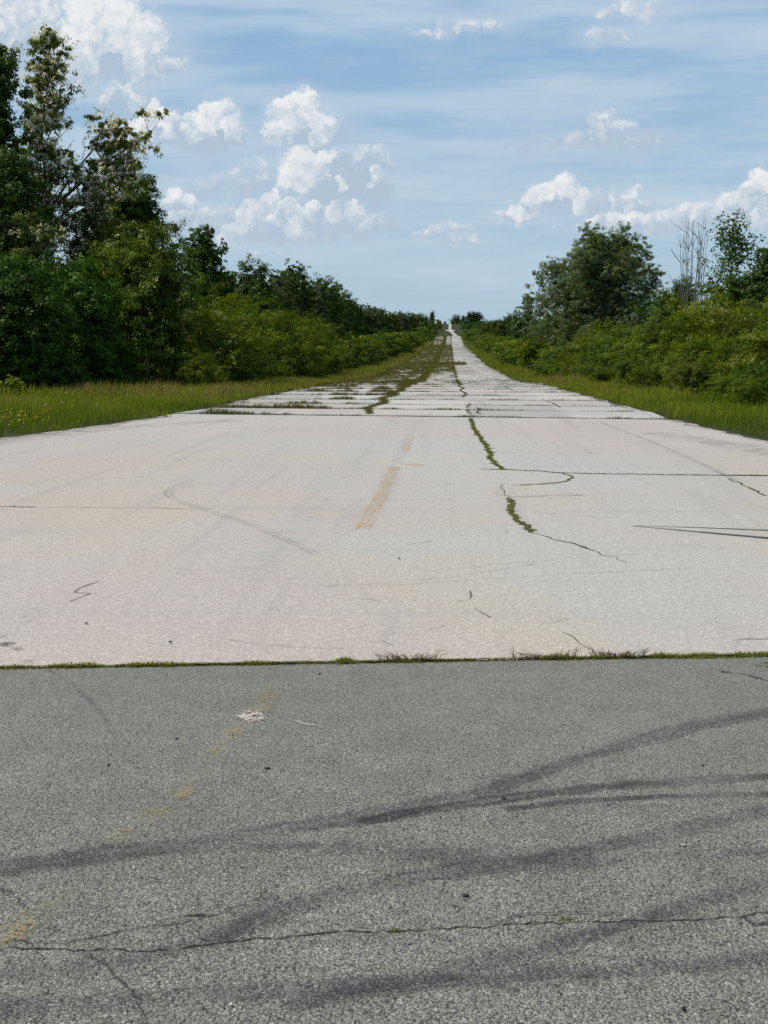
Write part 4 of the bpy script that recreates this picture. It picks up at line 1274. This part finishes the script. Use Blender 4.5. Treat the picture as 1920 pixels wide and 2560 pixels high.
wood('far_wood', scatter(190, lambda y, q: -12 - q * (y * .14), 1020, 1500, 8, 15), .9, M_LEAF, 'mixed far wood left of the lane on the distant rise', 1, (1.1, 1.0, 1.9))
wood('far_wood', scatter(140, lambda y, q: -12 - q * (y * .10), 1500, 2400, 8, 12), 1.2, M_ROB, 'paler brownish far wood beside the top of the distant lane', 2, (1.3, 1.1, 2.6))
wood('far_wood', scatter(200, lambda y, q: 14 + q * (y * .16), 1050, 1900, 6, 11), 1.0, M_LEAF, 'dark haze-tinted far wood right of the lane on the distant rise', 3, (.9, 1.0, 2.2))
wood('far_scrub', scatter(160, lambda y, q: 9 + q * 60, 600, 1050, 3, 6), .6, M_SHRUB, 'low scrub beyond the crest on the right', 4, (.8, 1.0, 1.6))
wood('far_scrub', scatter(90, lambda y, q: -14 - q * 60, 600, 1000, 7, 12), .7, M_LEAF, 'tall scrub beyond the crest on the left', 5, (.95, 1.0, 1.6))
wood('horizon_wood', scatter(200, lambda y, q: (q - .5) * 1600, 2550, 3300, 8, 13), 1.8, M_LEAF, 'thin haze-tinted wood along the horizon', 6, (1.3, 1.3, 4.0))
for i, (u, v, X, col, lab) in enumerate([
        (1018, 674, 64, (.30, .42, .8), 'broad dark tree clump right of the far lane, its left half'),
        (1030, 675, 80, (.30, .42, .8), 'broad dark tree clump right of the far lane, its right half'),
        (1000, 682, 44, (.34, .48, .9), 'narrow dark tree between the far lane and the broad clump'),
        (985, 681, 26, (.40, .60, 1.2), 'haze-tinted rounded tree immediately right of the far lane'),
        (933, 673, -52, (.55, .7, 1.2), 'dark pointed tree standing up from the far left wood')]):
    d = ray(u, v); dh = ray(u, 870 / K); Y = X * dh.y / dh.x
    zt = H_EYE + Y * d.z / d.y
    H = zt - float(terr(X, Y))
    place(tree_protos[1 if i in (2, 4) else 0], X, Y, max(6, H), i, col, lab, 'tree', None, wide=1.7 if i < 2 else (1.3 if i == 3 else .8))  # blue-heavy col paints aerial haze into these distant crowns

# ------------------------------------------------------------------ light and sky
SUN_EL, SUN_AZ = math.radians(57), math.radians(-92)     # azimuth from +Y towards +X
sd = Vector((math.sin(SUN_AZ) * math.cos(SUN_EL), math.cos(SUN_AZ) * math.cos(SUN_EL), math.sin(SUN_EL)))
sl = bpy.data.lights.new('sun', 'SUN'); sl.energy = 3.55; sl.angle = math.radians(.53); sl.color = (1, .93, .81)
so = bpy.data.objects.new('sun', sl); COL.objects.link(so); so.location = (0, 0, 60)
so.rotation_euler = (-sd).to_track_quat('-Z', 'Y').to_euler()

world = bpy.data.worlds.new('World'); scene.world = world; world.use_nodes = True
wt = world.node_tree; wt.nodes.clear(); t = NT(wt)


def pc(u, v):
    d = ray(u, v); return d.x / d.y, d.z / d.y


clouds = [  # sheet u, base v, half width, height, puffs, opacity, brightness
    (235, 150, 112, 165, 13, 1.0, 1.0), (60, 130, 140, 150, 7, .6, .85), (265, 228, 42, 52, 4, .5, .8),
    (338, 292, 50, 74, 6, 1.0, 1.0), (458, 300, 66, 76, 8, 1.0, 1.0), (420, 318, 120, 30, 4, .5, .1),
    (652, 300, 50, 108, 8, 1.0, 1.0), (700, 306, 62, 34, 4, .6, .15),
    (680, 420, 70, 104, 8, .8, .9), (750, 430, 80, 92, 5, .9, .32), (812, 412, 15, 44, 3, .85, 1.0), (795, 362, 52, 44, 4, .5, .6),
    (390, 455, 40, 52, 4, .75, .9), (450, 494, 110, 60, 5, .6, .55), (580, 508, 100, 88, 8, .95, .9), (720, 496, 125, 66, 7, .85, .7), (540, 415, 110, 60, 4, .34, .5),
    (965, 505, 50, 22, 3, .5, .7), (990, 527, 42, 18, 3, .5, .6), (545, 552, 30, 12, 1, .35, .5),
    (1210, 446, 82, 64, 9, 1.0, 1.0), (1122, 470, 38, 30, 4, .9, .9), (1330, 450, 90, 44, 5, .55, .7),
    (1340, 504, 100, 50, 7, 1.0, .9), (1510, 486, 120, 58, 7, .9, .8), (1600, 480, 90, 66, 5, .9, .8), (1648, 425, 36, 62, 5, 1.0, 1.0), (1640, 452, 50, 30, 2, .9, .7),
    (1310, 320, 90, 72, 6, .55, .6), (1170, 318, 80, 36, 3, .32, .1), (1400, 312, 50, 44, 3, .34, .3), (1312, 90, 40, 34, 4, .5, .8), (1365, 26, 58, 42, 3, .55, .8), (985, 68, 60, 26, 2, .42, .7)]
crng = np.random.default_rng(4)
puffs = []
for (u, vb, hw, hg, n, op, br) in clouds:
    puffs.append((u, vb - hg * .16, hw * 1.3, hg * .40, op * .70, .38 * br - .02))
    puffs.append((u, vb - hg * .45, hw * .75, hg * .45, op * .62, .55 * br))
    for k in range(n):
        x = -1 + 2 * (k + crng.uniform(.15, .85)) / n
        toph = hg * (1 - abs(x) ** 2.2) ** .8 * crng.uniform(.75, 1.05) + hg * .12
        rr_ = 1.45 * max(hw / n * 1.5, min(hg * .34, hw * .6)) * crng.uniform(.75, 1.15)
        rv_ = min(rr_ * .95, toph * .75)
        puffs.append((u + x * hw * .86, vb - toph + rv_, rr_, rv_, op * crng.uniform(.85, 1.05), br * (.50 + .32 * min(1, toph / hg))))
grp = bpy.data.node_groups.new('cumulus', 'ShaderNodeTree')
grp.interface.new_socket('P', in_out='INPUT', socket_type='NodeSocketVector')
grp.interface.new_socket('D', in_out='OUTPUT', socket_type='NodeSocketFloat')
grp.interface.new_socket('L', in_out='OUTPUT', socket_type='NodeSocketFloat')
g = NT(grp); gi = grp.nodes.new('NodeGroupInput'); go = grp.nodes.new('NodeGroupOutput')
P = gi.outputs[0]
w1 = g.vm('MULTIPLY', g.vm('SUBTRACT', g.noise(P, 42, 5, .62, out=1), (.5, .5, .5)), (.034, .030, 0))
Pw = g.vm('ADD', P, w1)
vo = g.n('ShaderNodeTexVoronoi', feature='SMOOTH_F1', ins={'Scale': 95.0, 'Detail': 2.0, 'Roughness': .55, 'Smoothness': .25})
g.l.new(Pw, vo.inputs['Vector'])
vd = g.m('SUBTRACT', .42, vo.outputs['Distance'])
acc = lv = None
for (u, v, ru, rv, s_, b_) in puffs:
    cx_, cz_ = pc(u, v)
    q = g.vm('MULTIPLY_ADD', Pw, (F / (ru * K), F / (rv * K), 0))
    q.node.inputs[2].default_value = (-cx_ * F / (ru * K), -cz_ * F / (rv * K), 0)
    e = g.m('MULTIPLY_ADD', g.vm('DOT_PRODUCT', q, q, out=1), -s_, s_)
    li = g.m('ADD', g.vm('DOT_PRODUCT', q, (-.16, .26, 0), out=1), b_)
    if acc is None: acc, lv = e, li
    else:
        lv = g.m('MULTIPLY_ADD', g.m('GREATER_THAN', e, acc), g.m('SUBTRACT', li, lv), lv)
        acc = g.m('MAXIMUM', acc, e)
D = g.m('ADD', g.m('MAXIMUM', acc, -2.0), g.m('MULTIPLY_ADD', vd, .42, .30))
nz = g.noise(P, 120, 4, .6)
D = g.m('ADD', D, g.m('MULTIPLY', g.m('SUBTRACT', nz, .5), .32))
g.l.new(D, go.inputs[0])
lv = g.m('ADD', lv, g.m('MULTIPLY', vd, .45))
lv = g.m('ADD', lv, g.m('MULTIPLY', g.m('SUBTRACT', nz, .5), .35))
g.l.new(lv, go.inputs[1])

tc = t.n('ShaderNodeTexCoord').outputs['Generated']
sx = t.n('ShaderNodeSeparateXYZ'); t.l.new(tc, sx.inputs[0])
yy = t.m('MAXIMUM', sx.outputs[1], .12)
pv = t.n('ShaderNodeCombineXYZ', ins={0: t.m('DIVIDE', sx.outputs[0], yy), 1: t.m('DIVIDE', sx.outputs[2], yy)}).outputs[0]


cn = t.n('ShaderNodeGroup', node_tree=grp); t.l.new(pv, cn.inputs[0])
D0 = cn.outputs[0]
mask = t.ramp(D0, -.05, .60)
thin = t.ramp(D0, -1.2, .2, 0, .30)
lit = t.ramp(cn.outputs[1], .05, .92, 0, 1)
sky = t.n('ShaderNodeTexSky', sky_type='NISHITA', sun_disc=False, sun_elevation=SUN_EL, sun_rotation=SUN_AZ, air_density=1.0, dust_density=1.0, ozone_density=1.2)
ST = .10
S = 1 / ST
skc = t.mix(1.0, sky.outputs[0], (.90, .98, 1.0), 'MULTIPLY')
hv = t.m('DIVIDE', sx.outputs[2], yy)
front = t.ramp(sx.outputs[1], -.3, .3)
# thin veil and cirrus bands
band = t.noise(t.scl(pv, (1.6, 15, 1)), 1.6, 5, .6, dist=.25)
band2 = t.noise(t.scl(pv, (2.4, 9, 1)), 3.0, 4, .6)
veil = t.m('ADD', t.ramp(band, .36, .62, .08, .72), t.ramp(band2, .42, .7, 0, .28))
veil = t.m('MULTIPLY', veil, front)
blue = t.mix(t.ramp(hv, 0, .27), tuple(S * c for c in (.40, .58, .70)), tuple(S * c for c in (.26, .45, .69)))
skc = t.mix(t.m('MULTIPLY', t.ramp(sx.outputs[2], .75, .2, 0, .85), 1.0), skc, blue)
sk0 = t.mix(.18, skc, (4.4, 5.4, 6.6))
skc = t.mix(veil, skc, tuple(S * c for c in (.52, .65, .75)))
skc = t.mix(t.ramp(hv, .09, .0, 0, .55), skc, tuple(S * c for c in (.37, .50, .62)))
ccol = t.mix(lit, tuple(S * c for c in (.43, .54, .66)), tuple(S * c for c in (.88, .885, .88)))
ccol = t.mix(t.ramp(hv, .16, .04, 0, .25), ccol, tuple(S * c for c in (.55, .62, .70)))
skc = t.mix(thin, skc, tuple(S * c for c in (.52, .62, .74)))
skc = t.mix(t.m('MULTIPLY', t.m('MULTIPLY', mask, .94), t.ramp(sx.outputs[1], .1, .4)), skc, ccol)
bg = t.n('ShaderNodeBackground', ins={'Strength': ST}); t.l.new(skc, bg.inputs[0])
bg0 = t.n('ShaderNodeBackground', ins={'Strength': ST}); t.l.new(sk0, bg0.inputs[0])
# the detailed cloud bank stands over the runway's far end; the rest of the sky is clear
sel = t.m('MULTIPLY', t.ramp(hv, .42, .34), t.ramp(t.m('ABSOLUTE', t.m('DIVIDE', sx.outputs[0], yy)), .62, .5))
sel = t.m('MULTIPLY', sel, t.ramp(sx.outputs[1], .2, .3))
sel = t.m('MULTIPLY', sel, t.ramp(hv, -.03, -.02))
wm = t.n('ShaderNodeMixShader', ins={0: sel}); t.l.new(bg0.outputs[0], wm.inputs[1]); t.l.new(bg.outputs[0], wm.inputs[2])
wo = t.n('ShaderNodeOutputWorld'); t.l.new(wm.outputs[0], wo.inputs[0])
world.cycles.sampling_method = 'MANUAL'; world.cycles.sample_map_resolution = 512

# ------------------------------------------------------------------ render settings
scene.view_settings.view_transform = 'Standard'; scene.view_settings.look = 'None'
scene.view_settings.exposure = 0; scene.view_settings.gamma = 1
c = scene.cycles
c.max_bounces = 5; c.diffuse_bounces = 2; c.glossy_bounces = 1; c.transmission_bounces = 3; c.transparent_max_bounces = 12
c.use_denoising = False
c.caustics_reflective = False; c.caustics_refractive = False
